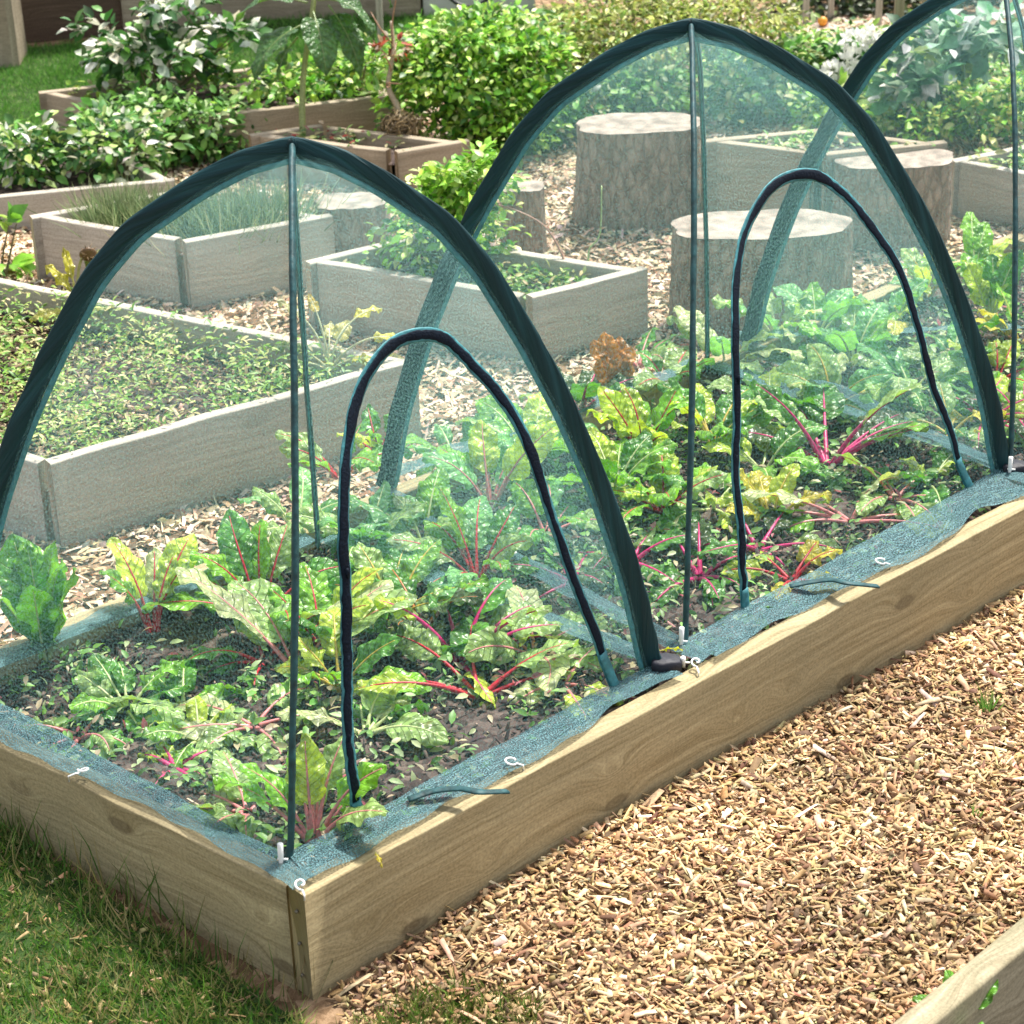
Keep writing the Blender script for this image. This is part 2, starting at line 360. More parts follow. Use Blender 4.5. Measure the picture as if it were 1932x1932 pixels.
def fabricmat():
    m, n, out = newmat('dark_teal_fabric'); uv = n.nodes.new('ShaderNodeUVMap'); sx = n.nodes.new('ShaderNodeSeparateXYZ'); n.links.new(uv.outputs[0], sx.inputs[0])
    cx = n.nodes.new('ShaderNodeCombineXYZ'); n.links.new(mth(n, 'MULTIPLY', sx.outputs[0], 1.6), cx.inputs[0])
    n.links.new(mth(n, 'ADD', mth(n, 'MULTIPLY', sx.outputs[1], 27), mth(n, 'MULTIPLY', sx.outputs[0], 5)), cx.inputs[1])
    t = N(n, 'ShaderNodeTexNoise', Scale=1.0, Detail=3.0, Roughness=.5); n.links.new(cx.outputs[0], t.inputs['Vector'])
    b = N(n, 'ShaderNodeBsdfPrincipled', Roughness=.62); b.inputs['Specular IOR Level'].default_value = .25
    n.links.new(ramp(n, t.outputs[0], [(.35, (.004, .026, .032)), (.55, (.006, .038, .045)), (.72, (.014, .068, .082))]), b.inputs['Base Color'])  # fold noise also tints the cloth: thread sheen painted into the colour
    bp = N(n, 'ShaderNodeBump', Strength=1.0, Distance=.012); n.links.new(t.outputs[0], bp.inputs['Height']); n.links.new(bp.outputs[0], b.inputs['Normal'])
    n.links.new(b.outputs[0], out.inputs[0]); return m
M['fabric'] = fabricmat()
M['piping'] = simple('teal_seam', (.04, .19, .22), .6, .4, .35, 60, .3)
M['seam'] = simple('dark_teal_seam', (.010, .055, .062), .6, .4, .5, 50, .3)
M['zip'] = simple('navy_zip', (.0025, .008, .018), .7, .15, .3, 200, .3)
M['white'] = simple('white_plastic', (.82, .82, .80), .35, .5)
M['black'] = simple('black_fabric', (.012, .013, .022), .6, .4, .2, 60, .3)
M['hose'] = simple('black_hose', (.012, .013, .014), .4, .5)
M['soil'] = groundmat('soil', [(.025, .018, .016), (.075, .055, .05), (.17, .13, .11)], 42)
M['chipbase'] = groundmat('chip_ground', [(.05, .03, .015), (.20, .125, .07), (.42, .29, .18)], 34)
M['lawn'] = groundmat('lawn_ground', [(.015, .035, .01), (.04, .08, .02), (.09, .13, .04)], 40)
M['chip'] = colmat('wood_chip', .75, 0, .25, .3, 90, .3)
M['leaf'] = colmat('foliage', .45, .33, .5, .3, 35, .3)
M['grassblade'] = colmat('grass_blade', .5, .3, .4, .3, 20)
M['stalk'] = colmat('stalk', .38, .12, .5, .25, 120, .2)
M['chard'] = chardmat()
M['wall'] = simple('rendered_wall', (.52, .50, .46), .85, .2, .15, 8, .2)

# ------------------------------------------------------------------ ground
def gz(x, y):
    x = np.asarray(x, float); y = np.asarray(y, float)
    dip = -.035*np.exp(-(((x+.25)/.55)**2+((y+.35)/.6)**2))
    return GZ+dip+.012*np.sin(x*2.3+.5)*np.sin(y*2.9+1.3)*np.exp(-((y-0)/3)**2)
xs = np.r_[np.linspace(-60, -2.4, 10), np.linspace(-2, 8, 221), np.linspace(9, 70, 12)]
ys = np.r_[np.linspace(-60, -2.4, 10), np.linspace(-2, 8, 221), np.linspace(9, 70, 12)]
X, Y = np.meshgrid(xs, ys, indexing='ij'); mb = MB()
add_grid(mb, np.stack([X, Y, gz(X, Y)], 2), np.stack([X, Y], 2))
tag(mb.build('ground', M['chipbase']), kind='structure')

def inpoly(P, poly):
    x, y = P[:, 0], P[:, 1]; ins = np.zeros(len(P), bool); n = len(poly); j = n-1
    for i in range(n):
        xi, yi = poly[i][:2]; xj, yj = poly[j][:2]
        c = ((yi > y) != (yj > y)) & (x < (xj-xi)*(y-yi)/((yj-yi) or 1e-9)+xi); ins ^= c; j = i
    return ins
def poly_sheet(name, poly, dz, mat):
    c = np.mean([p[:2] for p in poly], 0); mb = MB(); pl = []
    for i in range(len(poly)):
        a, b = np.array(poly[i][:2]), np.array(poly[(i+1) % len(poly)][:2]); pl += [a*(1-k/14)+b*k/14 for k in range(14)]
    n = len(pl); R = 16; V = []
    for r in range(1, R+1):
        for p in pl: q = c+(p-c)*r/R; V.append((q[0], q[1], float(gz(q[0], q[1]))+dz))
    V.append((c[0], c[1], float(gz(*c))+dz)); k = len(V)-1
    F = [(k, i, (i+1) % n) for i in range(n)]
    for r in range(R-1): F += [(r*n+i, (r+1)*n+i, (r+1)*n+(i+1) % n, r*n+(i+1) % n) for i in range(n)]
    mb.add(V, F); return tag(mb.build(name, mat), kind='structure')

BACKLAWN = [at(-80, 285), at(90, 292), at(420, 215), at(760, 195), at(960, 120), at(1100, 20), at(800, 28), at(600, 38), at(400, 42), at(250, 72), at(-90, 108)]
poly_sheet('lawn', BACKLAWN, .006, M['lawn'])
FRONTLAWN = [at(-700, 1500), at(0, 1560), at(250, 1720), at(590, 1925), at(640, 2080), at(300, 2500), at(-700, 2500)]
poly_sheet('front_lawn', FRONTLAWN, .004, M['lawn'])

def rand_in(poly, n, rs):
    P = np.array([p[:2] for p in poly]); lo, hi = P.min(0), P.max(0); out = []
    tot = 0
    while tot < n:
        q = rs.uniform(lo, hi, (n*2, 2)); q = q[inpoly(q, poly)]; out.append(q); tot += len(q)
    return np.concatenate(out)[:n]
def palette(rs, n, cols, wts=None, jit=.15):
    cols = np.array(cols); k = rs.choice(len(cols), n, p=None if wts is None else np.array(wts)/sum(wts))
    return np.clip(cols[k]*(1+rs.normal(0, jit, (n, 1)))*(1+rs.normal(0, jit*.35, (n, 3))), .003, .95)

def grass(name, poly, n, h, cols, seed, lean=.6, label=None):
    rs = np.random.RandomState(seed); q = rand_in(poly, n, rs)
    P = np.c_[q, gz(q[:, 0], q[:, 1])]
    cl = np.sin(q[:, 0]*9+seed)*np.sin(q[:, 1]*8+1)+.6*np.sin(q[:, 0]*23)*np.sin(q[:, 1]*19)
    d = np.c_[rs.normal(0, lean, (n, 2)), rs.uniform(.5, 1, n)]
    L = h*rs.uniform(.4, 1.3, n)*(1+.3*cl)
    Rm = rotmats(d, rs.uniform(-1.5, 1.5, n), .0035+0*L, L, L)
    o = scatter_mesh(name, BLADE_V, BLADE_F, Rm, P, palette(rs, n, cols), M['grassblade']); return tag(o, label, 'grass', kind='stuff')
grass('lawn_grass', BACKLAWN, 42000, .04, [(.08, .25, .03), (.12, .32, .04), (.18, .36, .07), (.05, .15, .02)], 3, .7, 'short green lawn grass behind the far planters')
grass('rough_grass', FRONTLAWN, 42000, .036, [(.10, .26, .03), (.34, .32, .12), (.08, .21, .025), (.16, .30, .04), (.30, .34, .09), (.52, .44, .2), (.05, .12, .02)], 4, .9, 'rough grass with dry blades at the near corner of the bed')
P0 = np.array([-.05, -.08]); DX = np.array([1, -.028]); DX = DX/np.linalg.norm(DX); DY = np.array([-.108, .994]); DY = DY/np.linalg.norm(DY)
LX, LY = 3.9, 1.19
EDGE = [(*(P0+DY*a-DX*b), 0) for a, b in ((-.03, .0), (1.0, .0), (1.0, .13), (-.03, .07))]
grass('long_grass', EDGE, 260, .12, [(.08, .16, .03), (.14, .2, .05), (.26, .22, .1)], 5, .28, 'long thin grass blades against the left board of the bed')
RP = [at(630, 1945), at(760, 1880), at(880, 1838), at(1015, 1885), at(1000, 1990), at(640, 2060)]
grass('grass_tuft', RP, 2200, .045, [(.08, .17, .02), (.15, .24, .04), (.3, .26, .1)], 6, .8, 'sparse grass coming through the wood chips by the near corner')

# ---- wood chips
BED = [P0, P0+DX*LX, P0+DX*LX+DY*LY, P0+DY*LY]
def chips(name, poly, n, L, seed, cols, label, holes=(), zoff=.0, wts=None, zfun=gz, tilt=.32):
    rs = np.random.RandomState(seed); q = rand_in(poly, n, rs); keep = np.ones(n, bool)
    for h in holes: keep &= ~inpoly(q, h)
    q = q[keep]; n = len(q)
    z = zfun(q[:, 0], q[:, 1])+rs.uniform(0, .014, n)+zoff
    a = rs.uniform(0, 2*math.pi, n); d = np.c_[np.cos(a), np.sin(a), rs.normal(0, tilt, n)]
    le = L*np.clip(rs.gamma(3.2, .33, n), .3, 3.0); wi = L*.42*rs.uniform(.35, 1.4, n)
    Rm = rotmats(d, rs.normal(0, .6, n), wi, le, L*.085*rs.uniform(.5, 1.6, n))
    o = scatter_mesh(name, CHIP_V, CHIP_F, Rm, np.c_[q, z], palette(rs, n, cols, wts, .2)*(1+.22*(np.sin(q[:, 0]*5.1+1)*np.sin(q[:, 1]*6.3)+.5*np.sin(q[:, 0]*13+q[:, 1]*9)))[:, None], M['chip']); return tag(o, label, 'wood chips', kind='stuff')
CC = [(.45, .30, .15), (.55, .395, .215), (.66, .53, .34), (.32, .19, .10), (.15, .085, .05), (.47, .30, .15)]
CW = [3.4, 3.2, 1.1, 2.2, 1.2, 2.6]
NEARCH = [(-.35, -.75), (-.02, -.09), (3.9, -.2), (3.9, -1.5), (-.35, -1.5)]
NEARBED = None
chips('wood_chips', NEARCH, 78000, .0192, 8, CC, 'pale wood chips covering the path in front of the bed', wts=CW, tilt=.42)
chips('bark_splinters', NEARCH, 1300, .029, 9, [(.26, .15, .08), (.14, .08, .045), (.5, .36, .22), (.66, .52, .36)], 'longer splinters and dark bark shreds lying on the chip path', tilt=.25, zoff=.006)
chips('lawn_chips', FRONTLAWN, 1100, .018, 12, CC, 'scattered chips lying in the near grass', wts=CW)

# ------------------------------------------------------------------ raised planters behind the bed
def soil_patch(mb, C, z, amp=.02, n=24, seed=0):
    """bumpy soil filling the quad C (4 xy corners)"""
    rs = np.random.RandomState(seed); C = [np.array(c[:2]) for c in C]
    a, b = np.meshgrid(np.linspace(0, 1, n), np.linspace(0, 1, n), indexing='ij')
    P = (C[0][None, None]*((1-a)*(1-b))[..., None]+C[1][None, None]*(a*(1-b))[..., None]+C[2][None, None]*(a*b)[..., None]+C[3][None, None]*((1-a)*b)[..., None])
    ph = rs.uniform(0, 6, 6)
    zz = z+amp*(np.sin(P[..., 0]*7+ph[0])*np.sin(P[..., 1]*6+ph[1])*.5+np.sin(P[..., 0]*19+ph[2])*np.sin(P[..., 1]*17+ph[3])*.35)+rs.normal(0, amp*.12, a.shape)
    add_grid(mb, np.dstack([P, zz[..., None]]), np.dstack([P]))
PLANTERS = []
def planter(N_, R__, L_, zt, label, mat='grey_wood', th=.038, seed=0, soil=.05, group='weathered raised planters', zb=None):
    Np, Rp, Lp = (np.array(p[:2]) for p in (N_, R__, L_)); K = Lp+Rp-Np
    zb = GZ-.03 if zb is None else zb
    root = empty('raised_planter', (*Np, GZ), label, 'planter', group)
    ex = (Rp-Np)/np.linalg.norm(Rp-Np); ey = (Lp-Np)/np.linalg.norm(Lp-Np)
    nx = ey-ex*np.dot(ex, ey); nx /= np.linalg.norm(nx); ny = ex-ey*np.dot(ex, ey); ny /= np.linalg.norm(ny)
    g = th/abs(np.dot(ey, nx))
    for i, (A, B, s, z) in enumerate([(Np, Rp, nx, zt), (Lp, K, -nx, zt), (Np+ey*(g+.001), Lp-ey*(g+.001), ny, zt-.003), (Rp+ey*(g+.001), K-ey*(g+.001), -ny, zt-.003)]):
        mb = MB(); board(mb, A, B, zb, z, th, s, seed=seed*7+i, jag=.0012); mb.build('board', M[mat], root)
    mb = MB(); e = th*.6
    c = [Np+ex*e+ey*e, Rp-ex*e+ey*e, K-ex*e-ey*e, Lp+ex*e-ey*e]
    soil_patch(mb, c, zt-soil, .02, 26, seed); mb.build('soil', M['soil'], root)
    PLANTERS.append([Np, Rp, K, Lp]); return root, c
ZA, ZB, ZC, ZF, ZG, ZE, ZH, ZI = .028, .018, .005, -.04, -.03, -.08, .10, 0.0
A_N, A_R = at(95, 875, ZA), at(787, 680, ZA)
_d = at(130, 548, ZA)-A_R; A_L = A_N+_d/np.linalg.norm(_d)*2.0
pa, cA = planter(A_N, A_R, A_L, ZA, 'long low weathered planter right behind the netted bed, full of weeds', seed=1, soil=.095)
pb, cB = planter(at(350, 458, ZB), at(628, 408, ZB), at(55, 405, ZB), ZB, 'weathered planter with wispy grass, upper left behind the first tent', seed=2, soil=.06)
pc, cC = planter(at(1005, 562, ZC), at(1222, 507, ZC), at(575, 490, ZC), ZC, 'weathered planter with a bright green bush between the first two tents', seed=3, soil=.06)
pf, cF = planter(at(750, 287, ZF), at(887, 267, ZF), at(468, 252, ZF), ZF, 'brown box planter holding a bare root ball, behind the first tent peak', 'brown_wood', seed=4, soil=.05)
pg, cG = planter(at(330, 228, ZG), at(760, 178, ZG), at(72, 172, ZG), ZG, 'farthest long planter by the lawn, with a tall pale-leaved shrub', 'brown_wood', seed=5, soil=.04)
pe, cE = planter(at(-60, 378, ZE), at(330, 340, ZE), at(-190, 300, ZE), ZE, 'low planter at the left edge overgrown by bushy dark plants', seed=6, soil=.04)
ph_, cH = planter(at(1560, 292, ZH), at(1788, 270, ZH), at(1323, 262, ZH), ZH, 'tall rough planter behind the second tent, between two tree stumps', 'brown_wood', seed=7, soil=.03)
pi_, cI = planter(at(2010, 338, ZI), at(2200, 300, ZI), at(1790, 300, ZI), ZI, 'weathered planter at the right edge seen under the third tent', seed=8, soil=.05)

# ------------------------------------------------------------------ tree stumps
def stump(c, rx, ry, z1, flare, label, seed):
    rs = np.random.RandomState(seed); n = 72; ang = np.linspace(0, 2*math.pi, n, endpoint=False)
    w_ = sum(rs.normal(0, .022)*np.sin(ang*k+rs.uniform(0, 6)) for k in (2, 3, 5, 7, 11))+rs.normal(0, .004, n)
    root = empty('tree_stump', (c[0], c[1], GZ), label, 'tree stump', 'cut tree stumps on the chips')
    rows = []; m = 14
    ax = _rt[:2]; ay = np.array([-ax[1], ax[0]])
    for j in range(m+1):
        t = j/m; s = 1+flare*(1-t)**2; z = GZ-.03+(z1-GZ+.03)*t
        k = s*(1+w_*(1.2-.3*t)+rs.normal(0, .008, n))
        P = np.array(c[:2])[None]+ax[None]*(np.cos(ang)*rx*k)[:, None]+ay[None]*(np.sin(ang)*ry*k)[:, None]
        rows.append(np.c_[P, np.full(n, z)+(.004*np.sin(ang*3) if j == m else 0)])
    V = np.array(rows).reshape(-1, 3); F = [(j*n+i, j*n+(i+1) % n, (j+1)*n+(i+1) % n, (j+1)*n+i) for j in range(m) for i in range(n)]
    mb = MB(); mb.add(V, F); mb.build('bark', M['bark'], root)
    top = np.array(rows[-1]); cen = top.mean(0); mb = MB(); R2 = [top*q+cen*(1-q)+np.array([0, 0, .003 if q < 1 else .002]) for q in (1.0, .97, .7, .4, .15)]
    V = np.array(R2).reshape(-1, 3); F = [(j*n+i, j*n+(i+1) % n, (j+1)*n+(i+1) % n, (j+1)*n+i) for j in range(4) for i in range(n)]+[tuple(4*n+i for i in range(n))]
    mb.add(V, F); mb.build('cut_face', M['cut_wood'], root, smooth=False)
S2 = at(1435, 424, .105); stump(S2, float(np.linalg.norm(S2-at(1266, 424, .105))), .15, .105, .05, 'wide flat-topped stump in the middle of the second tent view', 21)
S1 = at(1205, 233, .14); stump(S1, float(np.linalg.norm(S1-at(1087, 233, .14))), .14, .14, .16, 'tall dark stump left of the second tent centre seam', 22)
S3 = at(985, 352, .03); stump(S3, .075, .07, .03, .1, 'small round post stump beside the left edge of the second tent', 23)
stump(at(1690, 300, .08), .2, .12, .08, .05, 'broad pale stump under the second tent beside the rough planter', 24)
stump(at(662, 385, 0), .12, .1, .01, .1, 'weathered stump behind the peak of the first tent', 25)

# ------------------------------------------------------------------ chips and clutter behind the bed
BACKCH = [at(-60, 1400), at(600, 1150), at(2000, 700), at(2000, 60), at(1450, 20), at(960, 110), at(420, 250), at(-60, 280)]
CB = [(.53, .40, .26), (.62, .50, .355), (.70, .60, .46), (.38, .25, .16), (.24, .15, .10)]
CHIP2_V = [(-.5, -.5, 0), (.5, -.4, 0), (-.4, 0, .9), (.45, .05, 1.1), (-.35, .5, .1), (.3, .45, 0)]
CHIP2_F = [(0, 1, 3), (0, 3, 2), (2, 3, 5), (2, 5, 4)]
_cv, _cf = CHIP_V, CHIP_F
CHIP_V, CHIP_F = CHIP2_V, CHIP2_F
chips('wood_chips', BACKCH, 85000, .030, 31, CB, 'pale wood chips covering the paths between the far planters', holes=[BED]+PLANTERS, wts=[3, 3, 2, 1.6, 1])
CHIP_V, CHIP_F = _cv, _cf
poly_sheet('path', [at(1440, 80), at(1760, 92), at(1900, 60), at(1800, 28), at(1480, 30)], .008, groundmat('pale_gravel', [(.35, .27, .2), (.52, .43, .36), (.68, .58, .5)], 25))

# ------------------------------------------------------------------ walls, posts and fence at the very back
def wall_run(name, label, cat, pts, h, th, mat, seed):
    root = empty(name, pts[0], label, cat); rs = np.random.RandomState(seed)
    for i in range(len(pts)-1):
        A, B = pts[i][:2], pts[i+1][:2]; d = (B-A)/np.linalg.norm(B-A); s = np.array([-d[1], d[0]])
        nb = 3
        for k in range(nb):
            z0 = GZ-.02+k*h/nb+(.003 if k else 0); mb = MB()
            board(mb, A+s*.002*k, B+s*.002*k, z0, GZ-.02+(k+1)*h/nb-.004, th, s, seed=seed+k+9*i); mb.build('board', mat, root)
wall_run('board_wall', 'brown board retaining wall across the top left behind the lawn', 'wall', [at(235, 66), at(420, 40), at(795, 33)], .9, .05, M['brown_wood'], 41)
wall_run('dark_wall', 'dark brown weathered wall section beside the thick post at top left', 'wall', [at(30, 84), at(236, 64)], .9, .05, wood('dark_board', (.07, .045, .03), (.15, .10, .07), (.04, .02, .01)), 43)
q = at(800, 34)
mb = MB(); board(mb, q[:2], at(1010, 30)[:2], GZ-.02, GZ+.11, .3, (.3, .95), seed=2, bev=.01); o = mb.build('pale_kerb', M['wall'])
tag(o, 'pale rendered kerb at the top beside the brown board wall', 'kerb')
def post(u, v, w_, h, label, mat, name='fence_post', group=None):
    c = at(u, v); root_z = GZ-.03; mb = MB(); rs = np.random.RandomState(abs(int(u)))
    hw = w_/2; P = []
    for j in range(9):
        t = j/8; k = hw*(1+rs.normal(0, .03)); z = root_z+(h+.03)*t; off = rs.normal(0, .03, 2)*hw
        for a, b in ((-1, -.8), (-.8, -1), (.8, -1), (1, -.8), (1, .8), (.8, 1), (-.8, 1), (-1, .8)):
            d = _rt[:2]*a*k+np.array([-_rt[1], _rt[0]])*b*k+off; P.append((c[0]+d[0], c[1]+d[1], z))
    F = [(j*8+i, j*8+(i+1) % 8, (j+1)*8+(i+1) % 8, (j+1)*8+i) for j in range(8) for i in range(8)]+[tuple(64+i for i in range(8))]
    U = [[(i*.03, j*.1+1), ((i+1)*.03, j*.1+1), ((i+1)*.03, j*.1+1.1), (i*.03, j*.1+1.1)] for j in range(8) for i in range(8)]+[[(0, 0)]*8]
    U = [[(b, a) for a, b in q_] for q_ in U]
    mb.add(P, F, U); return tag(mb.build(name, mat, smooth=False), label, 'post', group)
post(-5, 118, .25, 1.2, 'thick pale brown post standing on the lawn at the top left edge', M['brown_wood'], 'thick_post')
for i, (u, v, h, lb) in enumerate([(1497, 42, .5, 'leftmost slim pale fence post at the top right'), (1520, 48, .5, 'slim pale fence post just right of the leftmost one'), (1567, 40, .3, 'short slim fence post in the middle of the row, by the orange fruit'),
        (1657, 50, .5, 'slim pale fence post second from the right of the row'), (1694, 74, .6, 'darker thicker fence post nearest the third tent hoop'), (1742, 62, .5, 'grey fence post close against the hoop of the third tent')]):
    post(u, v, .028 if i != 4 else .04, h, lb, M['grey_wood'] if i < 4 else M['brown_wood'], group='fence posts along the far path')
post(721, 118, .028, .7, 'thin grey stake rising behind the dried shrub', M['grey_wood'], 'garden_stake')
mb = MB(); c = at(1552, 40, GZ+.03)
th_ = np.linspace(0, math.pi, 9)
add_tube(mb, np.array([c+np.array([0, 0, -.022*math.cos(a)]) for a in th_]), .022*np.sin(th_)+.0008, 14, ref=(1, 0, 0)); 
tag(mb.build('fruit', simple('orange_fruit', (.8, .33, .03), .4, .5, .1)), 'small orange fruit lying by the far fence posts', 'fruit')

# ------------------------------------------------------------------ shrubs
def px(P): return float(np.dot(np.asarray(P)-CAM, _fw))/FP
LV0, LF0 = LEAF_V, LEAF_F
def leaves_in(ells, base, leaf, rs, cols, wts, jit=.18, droop=.25, wid=1.0, clump=10):
    k = px(base); Ps = []; Ds = []; Cs = []
    for (u, v, ru, rv, n) in ells:
        c = at_dist(u, v, base); r = np.array([ru*k, ru*k*.8, rv*k*1.05]); m = max(3, n//clump)
        g = rs.normal(0, 1, (m, 3)); g /= np.linalg.norm(g, axis=1)[:, None]; g *= rs.uniform(.25, 1.0, (m, 1))**.5
        g[:, 2] = np.where(g[:, 2] < -.55, -g[:, 2]*.5, g[:, 2])
        idx = rs.randint(0, m, n); cl = g[idx]*rs.uniform(.9, 1.12, (m, 1))[idx]+rs.normal(0, .16, (n, 3))
        P = c+cl*r; P[:, 2] = np.maximum(P[:, 2], base[2]+.01); Ps.append(P)
        Ds.append(cl*.8+rs.normal(0, .55, (n, 3))+np.array([0, 0, -droop+.15]))
        ct = (1+rs.normal(0, .22, (m, 1)))[idx]
        Cs.append(palette(rs, n, cols, wts, jit)*ct)
    P = np.concatenate(Ps); D = np.concatenate(Ds); C = np.clip(np.concatenate(Cs), .004, .9)
    D[:, 2] = np.clip(D[:, 2], -.8, .6)
    L = leaf*rs.uniform(.55, 1.3, len(P))
    return P, rotmats(D, rs.normal(0, .6, len(P)), L*wid, L, L), C
def bush(name, label, cat, bu, bv, z, ells, leaf, cols, wts=None, stems=6, stemcol=(.12, .10, .04), seed=0, group=None, wid=1.0, sr=.006, droop=.25):
    rs = np.random.RandomState(seed+100); base = at(bu, bv, z); root = empty(name, base, label, cat, group)
    P, Rm, C = leaves_in(ells, base, leaf, rs, cols, wts, droop=droop, wid=wid)
    scatter_mesh('foliage', LEAF_V, LEAF_F, Rm, P, C, M['leaf'], root)
    mb = MB()
    for i in range(stems):
        u, v, ru, rv, n = ells[i % len(ells)]
        k = px(base); e = at_dist(u+rs.uniform(-.6, .6)*ru, v+rs.uniform(-.7, .3)*rv, base); b = base+np.r_[rs.normal(0, .02, 2), -.02]
        mid = (b+e)/2+rs.normal(0, .02, 3)+np.array([0, 0, .03]); t = np.linspace(0, 1, 9)[:, None]
        add_tube(mb, b*(1-t)**2+2*mid*t*(1-t)+e*t*t, sr*(1-.7*t[:, 0]), 6, col=stemcol)
    mb.build('stem', M['stalk'], root); return root
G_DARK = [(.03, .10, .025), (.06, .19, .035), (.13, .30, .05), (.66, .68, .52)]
G_MID = [(.08, .22, .035), (.14, .33, .06), (.22, .42, .10), (.46, .54, .28), (.03, .09, .02)]
G_BRT = [(.22, .47, .045), (.36, .58, .08), (.13, .34, .04), (.58, .68, .26), (.05, .15, .03)]  # the yellow-white entry puts leaf highlights into the colour
G_YEL = [(.36, .42, .08), (.5, .52, .16), (.22, .32, .06), (.14, .13, .05), (.6, .58, .3)]
G_PALE = [(.16, .34, .18), (.3, .45, .3), (.7, .76, .68), (.07, .2, .09), (.22, .34, .07)]
bush('pale_leaved_shrub', 'tall dark shrub with whitish leaves, some painted as highlights, in the farthest planter', 'shrub', 300, 195, -.06, [(290, 110, 115, 55, 420), (240, 45, 90, 24, 80), (330, 25, 80, 30, 150), (430, 65, 60, 26, 110), (215, 98, 85, 20, 90)], .062, G_DARK+[(.8, .8, .66)], [3, 3, 2, 2, 2], 9, seed=1)  # whitish entries: truly pale leaves, plus leaf highlights painted as colour
bush('leafy_plant', 'mid-green leafy plant to the right of the pale shrub in the far planter', 'plant', 405, 180, -.06, [(400, 130, 55, 34, 200)], .042, G_BRT, None, 4, seed=2)
bush('leafy_plant', 'sprawling green plant spilling over the front of the far planter', 'plant', 290, 300, -.19, [(265, 225, 115, 42, 800), (380, 235, 95, 50, 800), (200, 225, 70, 26, 260), (330, 280, 90, 40, 500)], .042, G_MID, [2, 3, 3, 1.5, 1.5], 8, seed=3)
bush('leafy_plant', 'low dark bushy plant with round leaves at the left edge', 'plant', 60, 352, ZE-.05, [(55, 290, 100, 58, 700)], .046, G_DARK+[(.34, .48, .12)], [2.4, 3, 3, 2, 3], 6, seed=4, group='bushy plants by the low left planter')
bush('leafy_plant', 'dark bushy plant in front of the brown far planter corner', 'plant', 215, 345, ZE-.05, [(220, 282, 105, 60, 760)], .046, G_DARK+[(.38, .5, .16)], [2.2, 3, 3, 2.2, 3], 6, seed=5, group='bushy plants by the low left planter')
bush('leafy_plant', 'loose leafy plant thinning out over the tan chips, right of the dark ones', 'plant', 400, 290, -.19, [(410, 262, 85, 36, 420), (310, 300, 70, 34, 420)], .040, G_MID, None, 6, seed=6, group='bushy plants by the low left planter')
bush('leafy_plant', 'bright low greenery in the far planter behind the tall bare stalk', 'plant', 560, 185, -.06, [(560, 150, 110, 26, 420)], .045, G_BRT, None, 6, seed=7)
bush('leafy_plant', 'green clump with pale flowers in front of the dried shrub', 'plant', 680, 190, -.06, [(680, 130, 65, 50, 330), (650, 190, 60, 24, 130)], .038, G_BRT+[(.7, .68, .6)], [3, 3, 2, 2, 1, .6], 6, seed=8)
bush('bush', 'large bright light-green bush at top centre, left of the second tent', 'bush', 900, 300, GZ, [(870, 130, 150, 80, 2400), (960, 225, 125, 80, 1900), (800, 200, 95, 80, 1000), (900, 65, 150, 34, 1100), (1000, 120, 90, 70, 800)], .037, G_BRT, [3, 4, 2.5, 1.6, 1.4], 14, seed=9)
bush('bush', 'tall yellow-green bush with dry stems behind the second tent peak', 'bush', 1180, 235, GZ, [(1180, 60, 170, 85, 2300), (1080, 140, 95, 95, 1200), (1290, 50, 140, 60, 1200), (1410, 35, 110, 48, 800)], .034, G_YEL, [3, 3, 3, 1.5, 1], 22, (.4, .33, .16), seed=10, wid=.8)
bush('bush', 'blue-green bush seen through the net above the dark stump', 'bush', 1150, 275, GZ, [(1120, 190, 120, 45, 650), (1240, 170, 90, 50, 450), (1010, 290, 45, 60, 200)], .040, G_MID, None, 8, seed=11)
bush('bush', 'mixed green bush seen through the second tent right of its seam', 'bush', 1420, 240, GZ, [(1400, 160, 95, 60, 700), (1480, 130, 70, 50, 400)], .042, G_MID+[(.3, .33, .1)], None, 9, seed=12)
bush('bush', 'low bright green bush crossed by the right hoop of the second tent', 'bush', 1580, 262, GZ, [(1560, 205, 85, 40, 420), (1640, 235, 60, 24, 220)], .048, G_BRT, None, 6, seed=13)
bush('bush', 'green ground bush just below the far pale path', 'bush', 1530, 130, GZ, [(1510, 95, 70, 26, 340), (1580, 130, 60, 30, 260)], .042, G_BRT+[(.03, .08, .02)], None, 6, seed=14)
bush('bush', 'dark hedge filling the gap behind the far fence posts', 'hedge', 1640, 20, GZ, [(1560, 5, 100, 26, 420), (1700, 5, 90, 36, 420), (1820, 0, 90, 40, 300)], .05, [(.03, .06, .02), (.07, .1, .03), (.02, .03, .012)], None, 6, seed=15)
r = bush('flowering_shrub', 'dark shrub with large white flower heads beside the third tent hoop', 'shrub', 1600, 215, GZ, [(1590, 130, 55, 50, 340)], .05, G_DARK[:3], None, 5, seed=16)
rs = np.random.RandomState(5); kk = px(at(1600, 215))
for (u, v, s_) in [(1598, 120, 24), (1612, 78, 26), (1572, 135, 18), (1602, 172, 18), (1640, 66, 18)]:
    c = at_dist(u, v, at(1600, 245, GZ)); n = 70; g = rs.normal(0, 1, (n, 3)); g /= np.linalg.norm(g, axis=1)[:, None]
    P = c+g*np.array([1, 1, .6])*s_*kk*.7
    scatter_mesh('flower', LEAF_V, LEAF_F, rotmats(g+rs.normal(0, .5, (n, 3)), rs.uniform(-2, 2, n),     .034, .034, .034), P, np.clip(rs.normal(.88, .05, (n, 1))*np.array([[1, 1, .95]]), 0, .95), M['leaf'], r)
bush('silvery_bush', 'big silvery-leaved bush seen through the third tent net', 'bush', 1800, 255, GZ, [(1790, 95, 105, 50, 300), (1740, 160, 80, 40, 180), (1870, 60, 70, 50, 180)], .085, G_PALE, [3, 3, 3, 2, 1], 10, seed=17)
